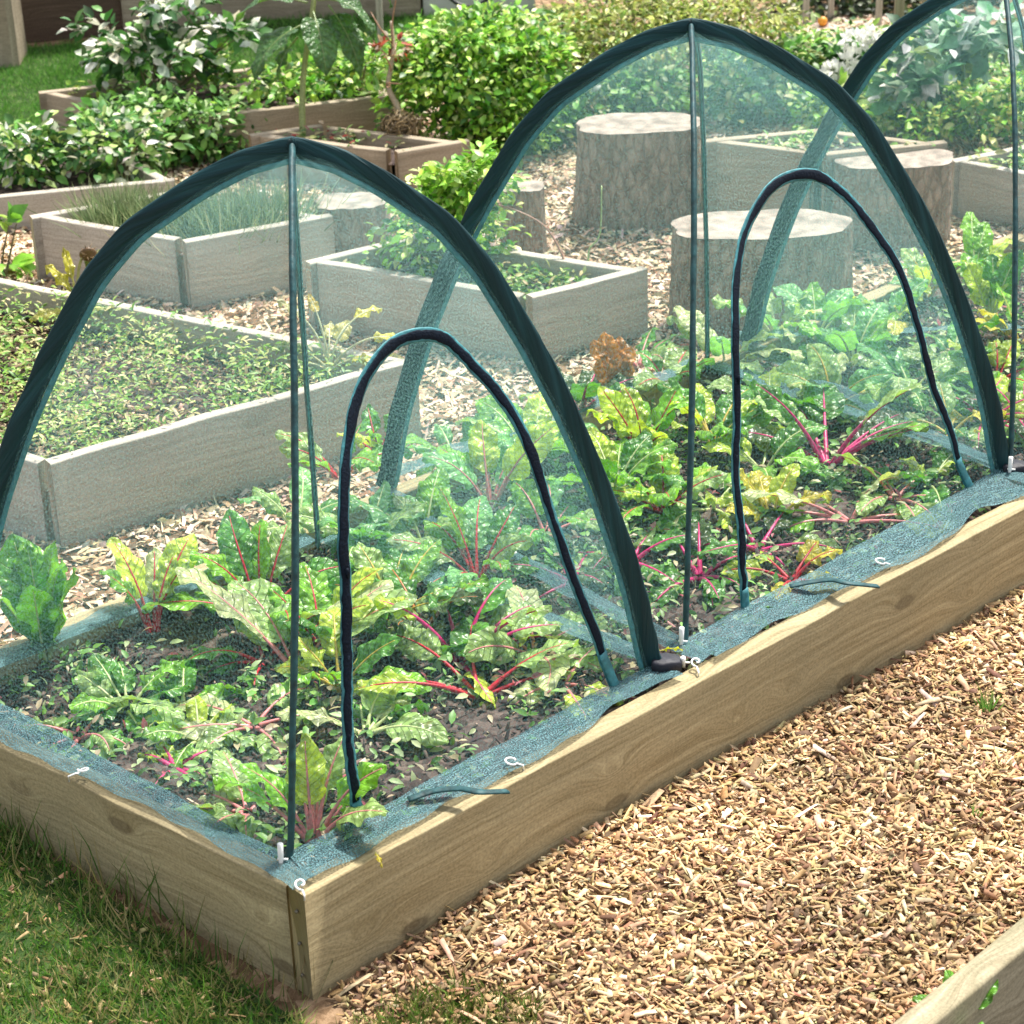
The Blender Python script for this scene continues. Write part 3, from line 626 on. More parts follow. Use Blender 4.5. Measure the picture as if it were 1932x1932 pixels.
bush('bush', 'fresh yellow-green bush below the silvery one in the third tent view', 'bush', 1840, 290, GZ, [(1850, 215, 90, 50, 520), (1760, 230, 60, 30, 200), (1920, 190, 50, 60, 250)], .042, G_BRT+[(.4, .42, .1)], None, 8, seed=18)
bush('bush', 'bright bush growing in the planter between the first two tents', 'bush', 850, 520, -.05, [(840, 430, 135, 68, 1100), (885, 350, 100, 60, 850), (800, 370, 70, 36, 260)], .034, G_BRT, [4, 4, 2, 1.6, .8], 12, seed=19)
bush('leafy_plant', 'small leggy plant in front of the rough planter, above the flat stump', 'plant', 1400, 402, GZ, [(1400, 330, 50, 30, 110), (1360, 365, 50, 24, 130)], .036, G_BRT+[(.4, .4, .1)], None, 6, seed=20)
bush('leafy_plant', 'few large green leaves poking in at the left edge beside the planters', 'plant', 5, 530, GZ, [(5, 500, 42, 18, 30), (10, 425, 36, 12, 20)], .075, G_BRT[:3], None, 4, seed=22)
bush('leafy_plant', 'small plant with yellow leaves at the front edge of the grassy planter', 'plant', 270, 455, -.1, [(270, 445, 34, 22, 70)], .038, G_YEL[:3]+[(.1, .25, .04)], None, 4, seed=23)
bush('leafy_plant', 'plant trailing over the rim of the rough tall planter', 'plant', 1480, 285, .06, [(1500, 278, 55, 14, 90)], .038, G_BRT+[(.6, .55, .4)], None, 4, seed=24)

# wispy grass tufts in the grassy planter, one low sheet of weeds in the long planter
def tuft(name, label, u, v, z, n, h, spread, cols, seed, group=None):
    rs = np.random.RandomState(seed); c = at(u, v, z); m = n
    q = c[:2]+rs.normal(0, spread, (m, 2)); d = np.c_[(q-c[:2])*3/max(spread, .01)*.1+rs.normal(0, .2, (m, 2)), np.ones(m)]
    L = h*rs.uniform(.4, 1.1, m)
    o = scatter_mesh(name, BLADE_V, BLADE_F, rotmats(d, rs.uniform(-2, 2, m), .004, L, L*.7), np.c_[q, np.full(m, z)], palette(rs, m, cols), M['grassblade'])
    return tag(o, label, 'grass tuft', group)
GW = [(.16, .24, .10), (.26, .34, .16), (.36, .42, .22), (.12, .18, .07)]
for i, (u, v, sp, lb) in enumerate([(225, 428, .05, 'wispy grass tuft outside the tent net in the grassy planter'), (330, 432, .06, 'wispy grass tuft crossed by the hoop in the grassy planter'), (420, 440, .07, 'wispy grass tuft in the planter, first one inside the hoop'), (500, 425, .07, 'wispy grass tuft just left of the first tent seam')]):
    tuft('grass_tuft', lb, u, v, -.04, 900, .16, sp, GW, 60+i, 'wispy grass tufts in the grassy planter')
def weeds(name, poly, n, leaf, cols, z, label, seed, hmax=.05, wts=None, wid=.8):
    rs = np.random.RandomState(seed); m = max(4, n//14); c = rand_in(poly, m, rs); idx = rs.randint(0, m, n)
    q = c[idx]+rs.normal(0, .028, (n, 2)); q = q[inpoly(q, poly)]; n = len(q)
    P = np.c_[q, z+rs.uniform(0, 1, n)**1.5*hmax]; D = np.c_[rs.normal(0, 1, (n, 2)), rs.normal(.15, .35, n)]
    L = leaf*rs.uniform(.5, 1.35, n)
    return tag(scatter_mesh(name, LEAF_V, LEAF_F, rotmats(D, rs.normal(0, .5, n), L*wid, L, L), P, palette(rs, n, cols, wts), M['leaf']), label, 'weeds', kind='stuff')
G_WEED = [(.15, .32, .06), (.26, .42, .09), (.46, .52, .2), (.52, .44, .24), (.08, .18, .04)]
chips('bark_mulch', cA, 9000, .022, 70, [(.10, .06, .035), (.2, .13, .08), (.05, .03, .02), (.42, .32, .22)], 'dark bark mulch on the soil of the long planter', zfun=lambda x, y: np.full(len(x), ZA-.098))
weeds('weeds', cA, 14000, .022, [(.2, .4, .06), (.34, .5, .1), (.55, .6, .22), (.58, .5, .26), (.1, .22, .04)], ZA-.095, 'straggly green and straw-coloured weeds over the long planter', 71, .13, [3, 3, 2, 2, 2], .6)
weeds('weeds', cC, 900, .03, G_WEED, ZC-.055, 'low weeds on the soil around the bright bush', 72, .04)
weeds('weeds', cH, 300, .03, G_WEED+[(.6, .5, .38)], ZH-.02, 'dry litter and weeds on the rough tall planter', 73, .03)
weeds('weeds', cF, 260, .03, G_WEED+[(.3, .06, .05)], ZF-.04, 'little seedlings in the brown box planter', 74, .05)
weeds('weeds', cI, 700, .035, G_WEED, ZI-.04, 'weeds filling the planter at the right edge', 75, .07)
GC = [at(960, 330), at(1120, 215), at(1330, 215), at(1560, 245), at(1960, 270), at(1960, 100), at(1760, 60), at(1430, 95), at(1050, 60), at(830, 40), at(780, 120)]
weeds('ground_cover', GC, 11000, .05, G_BRT[:3]+G_MID, GZ, 'green ground cover filling in between the far bushes', 77, .10)
weeds('weeds', cG, 900, .035, G_BRT, ZG-.04, 'low greens growing along the farthest planter', 76, .08)

# ------------------------------------------------------------------ big single leaves (chard, sunflower, squash)
def sweep_leaf(base, yaw, p0, bend, Ls, L, W, tint, rib, rs, fold=.25, crk=.02, shape='chard', sr=.004, twist=0.0, hook=1.3):
    """returns (blade MB, stalk MB); yaw is the world heading"""
    n = 46; tot = Ls+L; s = np.linspace(0, tot, n); ang = p0-bend*(s/tot)**hook
    ds = tot/(n-1); h = np.r_[0, np.cumsum(np.cos(ang[:-1])*ds)]; z = np.r_[0, np.cumsum(np.sin(ang[:-1])*ds)]
    yw = yaw+twist*(s/tot)**1.5
    dx = np.r_[0, np.cumsum(np.cos(ang[:-1])*np.cos(yw[:-1])*ds)]; dy = np.r_[0, np.cumsum(np.cos(ang[:-1])*np.sin(yw[:-1])*ds)]
    C = np.stack([dx, dy, z], 1)+np.asarray(base)
    nv, nu = 20, 13; t = np.linspace(0, 1, nv); u = np.linspace(-1, 1, nu)
    sc = Ls+t*L; Cc = np.stack([np.interp(sc, s, C[:, i]) for i in range(3)], 1); T = frames(Cc)
    yv = np.interp(sc, s, yw); S = np.stack([np.sin(yv), -np.cos(yv), 0*yv], 1); ro = rs.normal(0, .35)
    Nn = np.cross(S, T); S = S*math.cos(ro)+Nn*math.sin(ro); Nn = np.cross(S, T)
    if shape == 'chard': wd = (t+.02)**.55*(1-t+.012)**.62*1.75*(1-.22*t)
    elif shape == 'heart': wd = np.minimum(1, (t+.03)**.38*1.15)*(1-t+.003)**.8*1.25
    else: wd = (t+.01)**.7*(1-t+.01)**.8*2.2
    ph = rs.uniform(0, 6, 6)
    U, Tt = np.meshgrid(u, t, indexing='ij')
    ruff = crk*np.abs(U)**1.8*(np.sin(Tt*13+ph[0]+1.5*np.sign(U))+.45*np.sin(Tt*27+ph[1]-2*np.sign(U)))
    puck = -crk*.28*np.abs(np.sin(math.pi*(Tt*8-np.abs(U)*1.7)))**.6*(-1)*np.minimum(1, np.abs(U)*3)
    up = fold*np.abs(U)*W*wd[None]*.5+ruff+puck-crk*.9*np.abs(U)**3
    edge = 1+.035*np.sin(Tt*21+ph[2]+np.sign(U)*2)*np.abs(U)
    P = Cc[None]+S[None]*(U*W*.5*wd[None]*edge)[..., None]+Nn[None]*up[..., None]+rs.normal(0, crk*.05, (nu, nv, 3))
    mb = MB(); tc = np.array(tint)*(1+rs.normal(0, .1)); col = np.tile(tc, (nu*nv, 1))
    col = np.clip(col*(1+.12*np.sin(Tt.reshape(-1, 1)*9+ph[3])), .003, .9)
    add_grid(mb, P, np.dstack([U*.5+.5, Tt]), col)
    ms = MB(); keep = s <= Ls+L*.93; Cs = C[keep]-0; rr = sr*np.clip(1.25-.55*(s[keep]/max(Ls, .01)), .35, 2)
    rr = np.where(s[keep] > Ls, sr*.62*(1-(s[keep]-Ls)/L)+.0006, sr*(1.25-.6*s[keep]/max(Ls, .01)))
    add_tube(ms, Cs, np.maximum(rr, .0006), 7, col=rib)
    return mb, ms
SCR = YAW-math.pi/2      # world heading that runs to the right in the photograph
T_ = dict(b=(.21, .48, .04), m=(.10, .30, .04), p=(.33, .50, .17), y=(.64, .58, .07), d=(.07, .12, .035), o=(.50, .20, .02), l=(.50, .66, .08), w=(.54, .62, .32), t=(.20, .48, .16))
K_ = dict(r=(.50, .02, .04), g=(.52, .015, .15), k=(.62, .22, .22), y=(.5, .38, .06), w=(.5, .58, .25), o=(.5, .16, .04))
def chard(u, v, n, L, Ls, plo, phi, tints, rib, label, yaws=None, bend=1.1, W=.70, crk=.012, z=-.045, sr=.0042, seed=0, fold=.2):
    rs = np.random.RandomState(seed*13+5); base = at(u, v, z)
    root = empty('chard_plant', base, label, 'chard plant', 'chard plants in the long netted bed')
    y0 = rs.uniform(0, 360)
    n += 1
    for i in range(n):
        yw = SCR+math.radians(yaws[i] if yaws and i < len(yaws) else y0+i*137.5+rs.uniform(-20, 20))
        li = L*rs.uniform(.75, 1.25); tint = T_[tints[i % len(tints)]]
        b = base+np.array([math.cos(yw), math.sin(yw), 0])*.010
        lf, st = sweep_leaf(b, yw, R_(rs.uniform(plo, phi)), bend*rs.uniform(.7, 1.3), Ls*rs.uniform(.7, 1.2), li, li*W*rs.uniform(.85, 1.15), tint, K_[rib], rs, fold=fold*rs.uniform(.3, 1.4), crk=crk*rs.uniform(.7, 1.5), sr=sr*(1.45 if rib == 'g' else 1.1), twist=rs.normal(0, .35))
        o = lf.build('leaf', M['chard'], root); s = st.build('leaf_stalk', M['stalk'], root)
        s.parent = o; s.location = (0, 0, 0)
    return root

C_ = [
 # first tent
 (85, 1245, 6, .195, .06, 70, 88, 'bbm', 'w', 'upright bright green chard with pale ribs at the far left of the bed', [100, 60, 130, 0, 200, 280], .35),
 (290, 1195, 5, .125, .10, 50, 85, 'lwlpb', 'r', 'red-stalked chard with yellow-green leaves beside the bare soil gap', [130, 88, 60, 20, 190], .7),
 (495, 1170, 8, .165, .10, 40, 78, 'bmbp', 'r', 'big arching bright green chard left of the first tent seam', [150, 125, 95, 60, 170, 30, 200, 110], 1.0),
 (560, 1265, 5, .20, .08, 25, 50, 'pwp', 'k', 'broad pale leaf chard with pink midrib leaning left of the seam', [140, 155, 120, 90, 30], .7),
 (420, 1120, 5, .12, .06, 30, 70, 'pmb', 'k', 'small chard in front of the chips by the far board of the first tent', None, 1.1),
 (240, 1340, 8, .11, .04, 12, 50, 'mbmp', 'w', 'low dense dark green chard in the left middle of the first tent', None, 1.0),
 (345, 1330, 6, .11, .03, 5, 40, 'mpb', 'w', 'flat green chard between the left clump and the bare soil', None, 1.0),
 (150, 1390, 6, .09, .04, 10, 40, 'pmp', 'k', 'wilting pale chard near the left skirt of the first tent', None, 1.3),
 (375, 1395, 6, .10, .03, 5, 50, 'lbp', 'w', 'small lime green chard in the front middle of the first tent', None, 1.0),
 (480, 1370, 5, .14, .05, 5, 30, 'ppw', 'k', 'chard with flattened silvery leaves in front of the seam', None, .9),
 (500, 1250, 5, .13, .05, 15, 45, 'mpm', 'r', 'shaded green chard with thin red stalks left of the seam', None, 1.1),
 (330, 1450, 5, .07, .03, 5, 40, 'pld', 'g', 'tiny chard with a dark stem at the front left skirt', None, 1.0),
 (468, 1535, 6, .13, .03, 5, 40, 'pwp', 'k', 'crinkled pale chard at the near corner, left of the seam', [170, 140, 200, 110, 60, 240], .8),
 (592, 1592, 9, .115, .085, 52, 86, 'bplb', 'k', 'bright chard with pink and yellow stalks right at the near corner', [90, 60, 120, 30, 150, 80, 100, 170, 10], .9),
 (690, 1385, 6, .12, .04, 5, 45, 'pmw', 'w', 'low pale chard just right of the zip foot', [0, 30, 170, 340, 100, 60], 1.0),
 (640, 1300, 7, .12, .06, 30, 75, 'lbm', 'y', 'lime chard crowded between the seam and the zip', None, 1.0),
 (605, 1215, 6, .14, .06, 35, 75, 'lbm', 'r', 'lime-green chard hidden behind the seam of the first tent', None, .9),
 (870, 1250, 9, .13, .11, 15, 60, 'plmp', 'g', 'sprawling chard with bright magenta stalks in the door of the first tent', [175, 160, 60, 40, 5, 25, 100, 135, 345], 1.0),
 (905, 1315, 6, .13, .12, 8, 40, 'mpl', 'r', 'chard with long fallen red stalks near the right skirt', [160, 25, 15, 45, 130, 200], .8),
 (800, 1185, 6, .13, .06, 35, 80, 'dbm', 'o', 'chard with dark bronze leaves in the middle of the zip door', None, .9),
 (745, 1160, 8, .13, .06, 30, 70, 'mbtp', 'y', 'dense green chard right of the zip in the first tent', None, 1.0),
 (1010, 1235, 7, .15, .06, 8, 40, 'pmpw', 'k', 'chard with layered pale leaves beside the right skirt strip', None, .9),
 (1060, 1290, 5, .10, .05, 5, 30, 'wlp', 'k', 'wilting chard beneath the lower end of the zip', None, 1.1),
 (900, 1095, 8, .14, .07, 40, 80, 'btmp', 'r', 'tall green chard left of the white ringed skirt', None, .9),
 (925, 960, 7, .16, .08, 35, 75, 'ltb', 'k', 'chard with one big round lime leaf in the door of the first tent', [100, 60, 130, 30, 160, 90, 0], .9),
 (690, 1040, 8, .13, .05, 30, 70, 'tpmb', 'w', 'bluish pale chard behind the zip at the back of the first tent', None, 1.1),
 (800, 1030, 8, .14, .05, 35, 75, 'tpbm', 'w', 'frilly green chard in the centre of the zip door', None, 1.1),
 (640, 900, 6, .13, .06, 40, 75, 'bmp', 'r', 'chard between the seam and zip against the back planter', None, .9),
 (715, 860, 5, .10, .05, 45, 80, 'bml', 'r', 'small chard at the foot of the second tent back hoop', None, .9),
 (560, 1000, 6, .12, .05, 35, 70, 'pmt', 'w', 'pale chard behind the first tent seam', None, 1.1),
 (860, 870, 7, .12, .05, 30, 70, 'bmt', 'w', 'green chard at the back edge between first and second tent', None, 1.1),
 (1000, 870, 8, .15, .05, 40, 75, 'ltpb', 'w', 'large frilled chard crossed by the first tent hoop', None, 1.2),
 (1030, 1010, 7, .14, .05, 25, 65, 'btmp', 'k', 'green chard behind the right skirt of the first tent', None, 1.1),
 (1080, 1100, 6, .11, .05, 10, 50, 'mdp', 'g', 'dark low chard between the two tents', None, 1.0),
 # second tent
 (1160, 765, 4, .12, .05, 65, 85, 'oo', 'o', 'chard with rusty orange leaves at the back left of the second tent', [90, 75, 110, 60], .4),
 (1095, 780, 6, .12, .05, 30, 70, 'dpm', 'g', 'purple-green chard beside the rusty one', None, 1.1),
 (1215, 860, 7, .15, .06, 55, 85, 'lbl', 'r', 'bright lime chard with curled upright leaves in the second tent', None, .9),
 (1160, 930, 8, .14, .05, 30, 70, 'blbm', 'w', 'bright green chard right of the first tent hoop', None, 1.0),
 (1250, 965, 7, .14, .05, 30, 70, 'lbp', 'r', 'broad bright chard left of the second tent seam', None, 1.0),
 (1190, 1060, 6, .12, .05, 10, 50, 'mpd', 'g', 'low chard with magenta stalks above the first tent foot', None, 1.1),
 (1260, 740, 7, .13, .05, 30, 70, 'mpdt', 'r', 'dark crinkled chard at the back of the second tent', None, 1.1),
 (1205, 690, 6, .11, .04, 30, 60, 'pmw', 'k', 'silver-green chard against the planter behind the second tent', None, 1.1),
 (1345, 840, 8, .14, .06, 35, 75, 'lbm', 'y', 'yellow-green chard between the second seam and zip', None, 1.0),
 (1345, 960, 7, .12, .05, 20, 60, 'lbm', 'w', 'green chard behind the left leg of the second zip', None, 1.1),
 (1320, 1090, 6, .10, .06, 8, 50, 'mdm', 'g', 'low mossy chard with purple stalks at the second tent front foot', None, 1.0),
 (1370, 700, 7, .15, .06, 35, 70, 'pwpt', 'w', 'broad pale chard with limp leaves behind the second zip', None, 1.2),
 (1465, 640, 7, .15, .07, 40, 75, 'wpt', 'w', 'pale large-leaved chard under the back hoop strip', None, 1.2),
 (1450, 780, 8, .15, .06, 30, 65, 'pmlp', 'w', 'wavy pale green chard in the upper part of the second door', None, 1.1),
 (1560, 880, 9, .15, .13, 25, 75, 'mdbp', 'g', 'dark chard with thick magenta stalks in the second zip door', [30, 32, 100, 120, 85, 150, 330, 350, 170], .7),
 (1440, 890, 7, .15, .05, 20, 60, 'lbm', 'w', 'bright green chard left of the magenta-stalked one', None, 1.1),
 (1455, 985, 5, .12, .05, 35, 70, 'yly', 'y', 'chard with yellow leaves in the middle of the second door', [100, 60, 140, 20, 180], .8),
 (1430, 1040, 6, .10, .08, 8, 45, 'dmp', 'g', 'chard with fallen purple stalks beside the zip leg', None, .9),
 (1492, 1095, 6, .09, .05, 20, 60, 'yly', 'r', 'small yellow chard by the second tent front skirt', None, 1.0),
 (1605, 985, 6, .14, .11, 5, 35, 'wbl', 'k', 'chard with pink fallen stalks and a whitish leaf by the skirt', [10, 190, 340, 60, 175, 120], .8),
 (1690, 940, 7, .13, .05, 10, 45, 'pmp', 'k', 'drooping pale chard near the second zip right leg', None, 1.1),
 (1755, 915, 6, .10, .04, 15, 50, 'mlm', 'w', 'small green chard at the right foot of the second zip', None, 1.0),
 (1540, 640, 8, .14, .06, 40, 80, 'tbtp', 'w', 'bluish green chard at the top of the second zip door', None, 1.1),
 (1610, 690, 8, .14, .06, 35, 75, 'btpt', 'w', 'dense chard in the centre right of the second zip door', None, 1.1),
 (1570, 770, 7, .14, .06, 30, 70, 'ptw', 'y', 'chard with pale curled leaves above the magenta stalks', None, 1.2),
 (1680, 620, 8, .13, .06, 40, 80, 'tbly', 'w', 'tall mixed green chard crossed by the second zip', None, 1.1),
 (1750, 560, 8, .13, .06, 40, 80, 'ltbp', 'y', 'yellow-tipped chard under the right hoop of the second tent', None, 1.1),
 (1720, 740, 8, .14, .05, 25, 65, 'pbtm', 'w', 'pale frilly chard between the zip and right hoop', None, 1.2),
 (1800, 690, 7, .13, .05, 25, 65, 'pmt', 'w', 'chard behind the right hoop of the second tent', None, 1.2),
 (1790, 820, 6, .11, .05, 15, 60, 'ypm', 'y', 'yellowing chard above the second tent right foot', None, 1.1),
 # third tent
 (1870, 610, 6, .15, .06, 60, 85, 'bml', 'w', 'upright bright chard left of the third tent seam', [100, 80, 60, 120, 20, 160], .5),
 (1840, 520, 7, .14, .05, 35, 75, 'lbm', 'w', 'green chard at the back left of the third tent', None, 1.1),
 (1880, 720, 7, .13, .05, 30, 70, 'blp', 'r', 'green chard low beside the third tent seam', None, 1.1),
 (1925, 800, 6, .11, .05, 30, 70, 'dmb', 'g', 'chard with purple stalks at the right edge of the photo', None, 1.1),
 (1925, 650, 6, .13, .05, 35, 75, 'bym', 'y', 'chard cut by the right edge behind the third seam', None, 1.1),
 (1860, 800, 6, .10, .05, 20, 60, 'lmp', 'g', 'low chard next to the second tent hoop foot', None, 1.1),
]
for i, c in enumerate(C_):
    u, v, n, L, Ls, lo, hi, ti, rb, lb, yw, bd = c
    chard(u, v, n, L, Ls, lo, hi, ti, rb, lb, yw, bend=bd, seed=i+1, crk=.0075)

# ------------------------------------------------------------------ the raised bed
bed = empty('raised_bed', (*P0, GZ), 'long pale pine raised bed under three net tents', 'raised bed')
TH = .052
nX = np.array([-DX[1], DX[0]]); nY = np.array([DY[1], -DY[0]])
g_ = TH/abs(np.dot(DY, nX))-.009
for i, (A, B, s, zt) in enumerate([(P0, P0+DX*LX, nX, 0), (P0+DY*LY, P0+DY*LY+DX*LX, -nX, 0), (P0+DY*(g_+.0015), P0+DY*(LY-g_-.0015), nY, -.002), (P0+DX*LX+DY*(g_+.0015), P0+DX*LX+DY*(LY-g_-.0015), -nY, -.002)]):
    mb = MB(); board(mb, A, B, -.30, zt, TH, s, seed=300+i, jag=.0012, bev=.003, uoff=[.4, 5, 11.3, 17][i]); mb.build('board', M['pine'], bed)
mb = MB(); e = .048
bc = [P0+DX*e+DY*e, P0+DX*(LX-e)+DY*e, P0+DX*(LX-e)+DY*(LY-e), P0+DX*e+DY*(LY-e)]
soil_patch(mb, bc, -.05, .018, 90, 5); mb.build('soil', M['soil'], bed)
# corner screws
for k in range(3):
    c = np.array([*(P0+DY*.022), -.045-k*.07]); c[:2] -= nY*.001
    mb = MB(); add_tube(mb, [c-np.r_[nY, 0]*.0012, c+np.r_[nY, 0]*.004], .0034, 12); mb.build('screw', simple('screw_head', (.20, .18, .14), .6, .4, metal=.5), bed)
def bz(x, y): return -.052+.010*np.sin(x*9)*np.sin(y*8)
e = .066; BEDIN = [tuple(p) for p in (P0+DX*e+DY*e, P0+DX*(LX-e)+DY*e, P0+DX*(LX-e)+DY*(LY-e), P0+DX*e+DY*(LY-e))]
chips('soil_clods', BEDIN, 15000, .020, 81, [(.035, .025, .022), (.07, .05, .042), (.12, .09, .075), (.30, .22, .16), (.45, .33, .24)], 'dark soil crumbs and bark bits covering the bed', wts=[3, 3, 2, .6, .35], zfun=bz, tilt=.7)
weeds('weeds', BEDIN, 9000, .026, [(.12, .28, .05), (.2, .4, .08), (.38, .46, .22), (.46, .4, .24), (.07, .15, .04), (.38, .1, .12)], -.05, 'low weeds, seedlings and fallen leaf bits between the chard', 82, .05, [3, 3, 2.5, 1.6, 2, .4], .75)

# ------------------------------------------------------------------ net tents
HS = np.array([0, .04, .062, .16, .254, .354, .482, .594, .762, .874, 1]); HZ = np.array([0, .14, .205, .393, .536, .66, .795, .875, .946, .982, 1])
def smooth(y, k=5, it=2):
    for _ in range(it):
        y = np.convolve(np.r_[[y[0]]*k, y, [y[-1]]*k], np.ones(2*k+1)/(2*k+1), 'valid')
    return y
BOW = {}
def quarter(foot, apex, n=61):
    s = np.linspace(0, 1, 500); zz = np.interp(s, HS, HZ); zz = smooth(zz, 9, 2)+.004*np.clip((s-.85)/.15, 0, 1); zz = (zz-zz[0])/(zz[-1]-zz[0])
    P = foot[None]*(1-s[:, None])+apex[None]*s[:, None]; P[:, 2] = foot[2]+zz*(apex[2]-foot[2])
    bw = BOW.get((round(float(foot[0]), 2), round(float(foot[1]), 2)), 0)
    P = P+np.r_[_rt[:2], 0][None]*(bw*np.sin(math.pi*s**.62))[:, None]
    d = np.r_[0, np.cumsum(np.linalg.norm(np.diff(P, axis=0), axis=1))]; d /= d[-1]; t = np.linspace(0, 1, n)
    return np.stack([np.interp(t, d, P[:, i]) for i in range(3)], 1)
def catmull(P, m=10):
    P = np.asarray(P, float); Q = np.vstack([2*P[0]-P[1], P, 2*P[-1]-P[-2]]); out = []
    for i in range(1, len(Q)-2):
        for k in range(m):
            t = k/m; out.append(.5*((2*Q[i])+(-Q[i-1]+Q[i+1])*t+(2*Q[i-1]-5*Q[i]+4*Q[i+1]-Q[i+2])*t*t+(-Q[i-1]+3*Q[i]-3*Q[i+1]+Q[i+2])*t**3))
    out.append(P[-1]); return np.array(out)
ZIPA = [(.160, .0), (.153, .06), (.146, .13), (.148, .2), (.154, .27), (.158, .35), (.160, .43), (.190, .51), (.262, .575), (.38, .620), (.525, .634), (.66, .618), (.745, .575), (.80, .505), (.832, .41), (.826, .31), (.834, .2), (.856, .1), (.876, .0)]
def panel_grid(Fa, Fb, Ap, rs, n=61, m=41, sag=.012):
    a, b = quarter(Fa, Ap, n), quarter(Fb, Ap, n); w_ = np.linspace(0, 1, m)[:, None, None]
    G = a[None]*(1-w_)+b[None]*w_
    Tu = (b-a); tv = np.gradient(a+b, axis=0); nn = np.cross(Tu, tv); nn /= np.linalg.norm(nn, axis=1)[:, None]+1e-9
    A_, B_ = np.meshgrid(np.linspace(0, 1, m), np.linspace(0, 1, n), indexing='ij'); ph = rs.uniform(0, 6, 4)
    d = -sag*np.sin(math.pi*A_)*np.sin(math.pi*B_)+.0036*np.sin(A_*26+ph[0]+B_*5+2*np.sin(B_*6))*(.4+1.2*(1-B_)**2)*np.sin(math.pi*A_)+.0026*np.sin(B_*23+ph[1]-A_*7)*np.sin(math.pi*A_)
    return G+nn[None]*d[..., None], nn
def skirt(mb, A, B, out, w0, w1, rs, z0=.014, z1=.010, wave=.008, retreat=None):
    wave = wave*.28; n, m = 70, 9; t = np.linspace(0, 1, n); A = np.array(A); B = np.array(B)
    L = np.linalg.norm(B-A); o = np.array([out[0], out[1], 0.])
    wv = w0+(w1-w0)*t+smooth(rs.normal(0, wave*3, n), 9, 2)
    if retreat is not None: wv = wv-retreat(t)
    ph = rs.uniform(0, 6, 3); P = np.zeros((n, m, 3))
    for j in range(m):
        q = j/(m-1)
        zz = z0+(z1-z0)*q+.0035*np.sin(t*40+q*6+ph[0])*(.3+q)+.003*np.sin(t*17+ph[1]+q*3)+.004*np.exp(-((q-.45)/.18)**2)*np.sin(t*9+ph[2])
        base = A[None]*(1-t[:, None])+B[None]*t[:, None]
        ext = -.012*(t < .01)*q+.012*(t > .99)*q
        P[:, j] = base+o[None]*(wv*q)[:, None]+((B-A)/L)[None]*ext[:, None]; P[:, j, 2] = np.maximum(base[:, 2]+zz, .003+.001*q)
    add_grid(mb, P, np.dstack([np.repeat(t[:, None]*L, m, 1), np.repeat(np.linspace(0, .1, m)[None], n, 0)]))
def clip(root, c, tiltx, l=.034, name='clip'):
    mb = MB(); d = np.array([tiltx, tiltx*.3, 1.]); d /= np.linalg.norm(d)
    add_tube(mb, [c-d*l*.5, c-d*l*.1, c+d*l*.1, c+d*l*.5], [.0030, .0040, .0052, .0055], 10); add_tube(mb, [c+_rt*-.006, c+_rt*.013-d*.002], .0022, 6)
    mb.build(name, M['white'], root)

